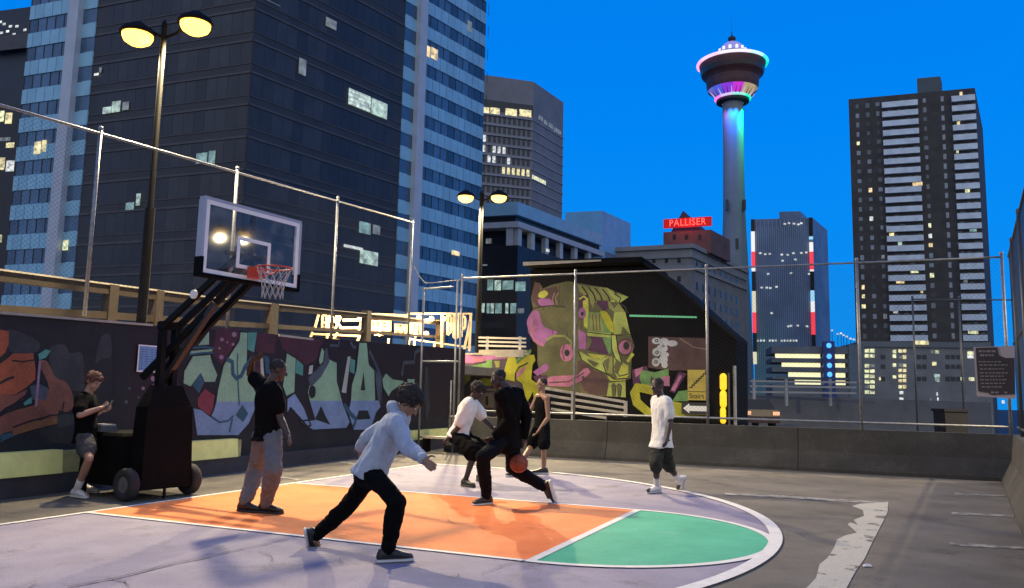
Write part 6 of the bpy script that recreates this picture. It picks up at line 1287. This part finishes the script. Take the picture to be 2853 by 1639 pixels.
ph = (k1['tip'][0] + k1['tip'][1]) / 2 + V((.0, -.02, .02)); pt_ = thing("phone", ph, "dark phone held in both hands by the man in grey shorts", "phone")
mb = MB(); pu = V((.55, -.1, .8)).normalized(); ps = V((0, 1, .1)).normalized(); pn_ = pu.cross(ps); mb.box(ph, pu * .072, ps * .035, pn_ * .005); part("phone_body", mb, mat("phone_black", (.01, .01, .012), .25), pt_)
mb = MB(); mb.box(ph + pn_ * -.0062, pu * .066, ps * .031, pn_ * .0008); part("screen", mb, mat("phone_screen", (.03, .03, .04), .1, emit=(.3, .34, .4), es=.12), pt_)

CB = (620, 960, .3433)
YB = gnd(CB[0] + 380 * CB[2], CB[1] + 1375 * CB[2]).y + .05
person("person in black t-shirt and light grey sweatpants with one arm raised", CB, YB,
    dict(head=(452, 208, .05), sh=[(425, 380, -.15), (322, 335, .15)], el=[(468, 600, -1), (222, 238, 1)], wr=[(530, 735, -1), (245, 130, -1)], hand=[(560, 815, -1), (330, 85, -1)], hip=[(415, 745, -.09), (318, 735, .09)], kn=[(412, 1010, -1), (272, 1010, 1)], an=[(350, 1300, 'g'), (182, 1288, 'g')], toe=[(505, 1362, 'g'), (245, 1345, 'g')]),
    1.03, sk_brown, (.85, .35, .1), ('short', h_blk), dict(type='tee', name="t_shirt", mat=c_blk, slv=.6, inf=.026, hem=-.10, flare=.026, fold=.010), dict(name="sweatpants", mat=c_gry, end=1.93, inf=.036, fold=.018, cuff=.75), m_shb, m_slb, 2)

CC = (820, 1060, .371)
YC = gnd(CC[0] + 715 * CC[2], CC[1] + 1335 * CC[2]).y + .05
person("person in pale blue hoodie and black trousers lunging forward across the paint", CC, YC,
    dict(head=(862, 168, .0), sh=[(758, 318, -.19), (798, 288, .17)], el=[(845, 500, -1), (555, 430, 1)], wr=[(968, 590, -1), (500, 500, 1)], hand=[(1050, 668, -1), (520, 585, 1)], hip=[(560, 690, -.09), (580, 678, .09)], kn=[(768, 905, -1), (405, 945, 1)], an=[(700, 1278, 'g'), (160, 1165, 1)], toe=[(848, 1335, 'g'), (185, 1290, 1)], hup=(.75, 0, .75)),
    1.02, sk_tan, (.75, -.05, -.62), ('curly', h_dbr), dict(type='long', name="hoodie", mat=c_hood, inf=.024, hem=-.12, hood=True, fold=.016), dict(name="trousers", mat=c_blk, end=1.97, inf=.014, fold=.012, cuff=1.1), m_shb, m_slw, 3)

CD = (1180, 1000, .3022)
YD = gnd(CD[0] + 385 * CD[2], CD[1] + 1178 * CD[2]).y + .05
person("person in white t-shirt and black shorts bent low in defence", CD, YD,
    dict(head=(500, 300, -.05), sh=[(402, 420, -.18), (450, 398, .18)], el=[(315, 640, -1), (560, 560, 1)], wr=[(225, 735, 1), (640, 640, -1)], hand=[(172, 800, 1), (700, 660, -1)], hip=[(300, 720, -.10), (345, 705, .10)], kn=[(470, 860, -1), (560, 850, 1)], an=[(388, 1118, 'g'), (520, 1075, 'g')], toe=[(480, 1175, 'g'), (620, 1140, 'g')], hup=(.55, 0, .85)),
    1.0, sk_dark, (.85, -.25, -.35), ('curly', h_blk), dict(type='tee', name="t_shirt", mat=c_wht, slv=.75, inf=.03, hem=-.08, flare=.02, fold=.018), dict(name="shorts", mat=c_blk, end=.95, inf=.06, flare=.03, fold=.02), m_shg, m_slb, 4)
YE_ = gnd(CD[0] + 560 * CD[2], CD[1] + 1345 * CD[2]).y + .05
r5, k5 = person("person in black tracksuit dribbling with a long trailing leg", CD, YE_,
    dict(head=(690, 182, -.02), sh=[(715, 335, -.16), (868, 318, .12)], el=[(802, 560, -1), (955, 520, 1)], wr=[(655, 715, -1), (925, 720, 1)], hand=[(560, 770, -1), (885, 850, -1)], hip=[(735, 760, -.08), (825, 760, .08)], kn=[(548, 905, -1), (822, 1010, 1)], an=[(582, 1275, 'g'), (1128, 1185, 1)], toe=[(445, 1340, 'g'), (1165, 1310, 1)], hup=(-.3, 0, 1)),
    1.02, sk_dark, (-.85, -.45, -.15), ('short', h_blk), dict(type='long', name="track_jacket", mat=c_blk, inf=.028, hem=-.14, fold=.014), dict(name="track_pants", mat=c_nav, end=1.96, inf=.030, fold=.016, cuff=.8), m_shb, m_slw, 5)
bc_ = at(CD[0] + 880 * CD[2], CD[1] + 965 * CD[2], YE_ - .02); ball = thing("basketball", bc_, "reddish orange basketball bouncing behind the man in black", "ball")
mb = MB(); mb.ell(bc_, (.121, 0, 0), (0, .121, 0), (0, 0, .121), 32, 20); part("ball_skin", mb, mat("ball_leather", (.25, .055, .028), .6, .12, 30, bump=.5, bscale=400), ball, sm=True)
mb = MB()
def circ(n_, off, r_):
    n_ = V(n_).normalized(); a = n_.orthogonal().normalized(); b = n_.cross(a); mb.tube([bc_ + n_ * off + (a * math.cos(t) + b * math.sin(t)) * r_ for t in [2 * math.pi * k_ / 32 for k_ in range(33)]], .0026, 6)
circ((.3, .2, 1), 0, .1213); circ((1, -.3, .1), 0, .1213); circ((.2, 1, -.25), .06, .1055); circ((.2, 1, -.25), -.06, .1055); part("seam", mb, mat("ball_seam", (.02, .015, .012), .7), ball)
YF_ = gnd(CD[0] + 1100 * CD[2], CD[1] + 1062 * CD[2]).y + .05
person("person in black tank top and black shorts walking behind the dribbler", CD, YF_,
    dict(head=(1090, 235, .0), sh=[(1135, 365, -.16), (1050, 355, .16)], el=[(1150, 540, -1), (985, 480, 1)], wr=[(1062, 665, -1), (930, 560, -1)], hand=[(1010, 725, -1), (900, 520, -1)], hip=[(1115, 610, -.09), (1070, 610, .09)], kn=[(1110, 815, -1), (995, 800, 1)], an=[(1108, 1015, 'g'), (850, 1035, 'g')], toe=[(1055, 1050, 'g'), (790, 1075, 'g')]),
    .98, sk_tan, (-.9, -.3, -.1), ('short', h_blk), dict(type='tank', name="tank_top", mat=c_blk, inf=.014, hem=-.12), dict(name="shorts", mat=c_blk, end=.85, inf=.035, flare=.02), m_shb, m_slw, 6)
CG = (1740, 1020, .261)
YG_ = gnd(CG[0] + 330 * CG[2], CG[1] + 1365 * CG[2]).y + .05
person("person in oversized white t-shirt, dark three-quarter shorts and white shoes walking", CG, YG_,
    dict(head=(350, 215, .0), sh=[(458, 385, -.14), (335, 370, .14)], el=[(488, 600, -1), (365, 560, 1)], wr=[(455, 770, -1), (385, 700, 1)], hand=[(425, 880, -1), (390, 780, 1)], hip=[(428, 800, -.09), (362, 800, .09)], kn=[(455, 1040, 1), (335, 1030, -1)], an=[(588, 1225, 1), (345, 1285, 'g')], toe=[(562, 1335, 1), (212, 1350, 'g')]),
    1.0, sk_dark, (-.85, -.5, 0), ('short', h_blk), dict(type='tee', name="t_shirt", mat=c_wht, slv=.62, inf=.026, hem=-.16, flare=.03, fold=.014), dict(name="shorts", mat=c_olv, end=1.24, inf=.034, fold=.015, cuff=1.4), m_shw, m_slw, 7, socks=(.75, m_skw))
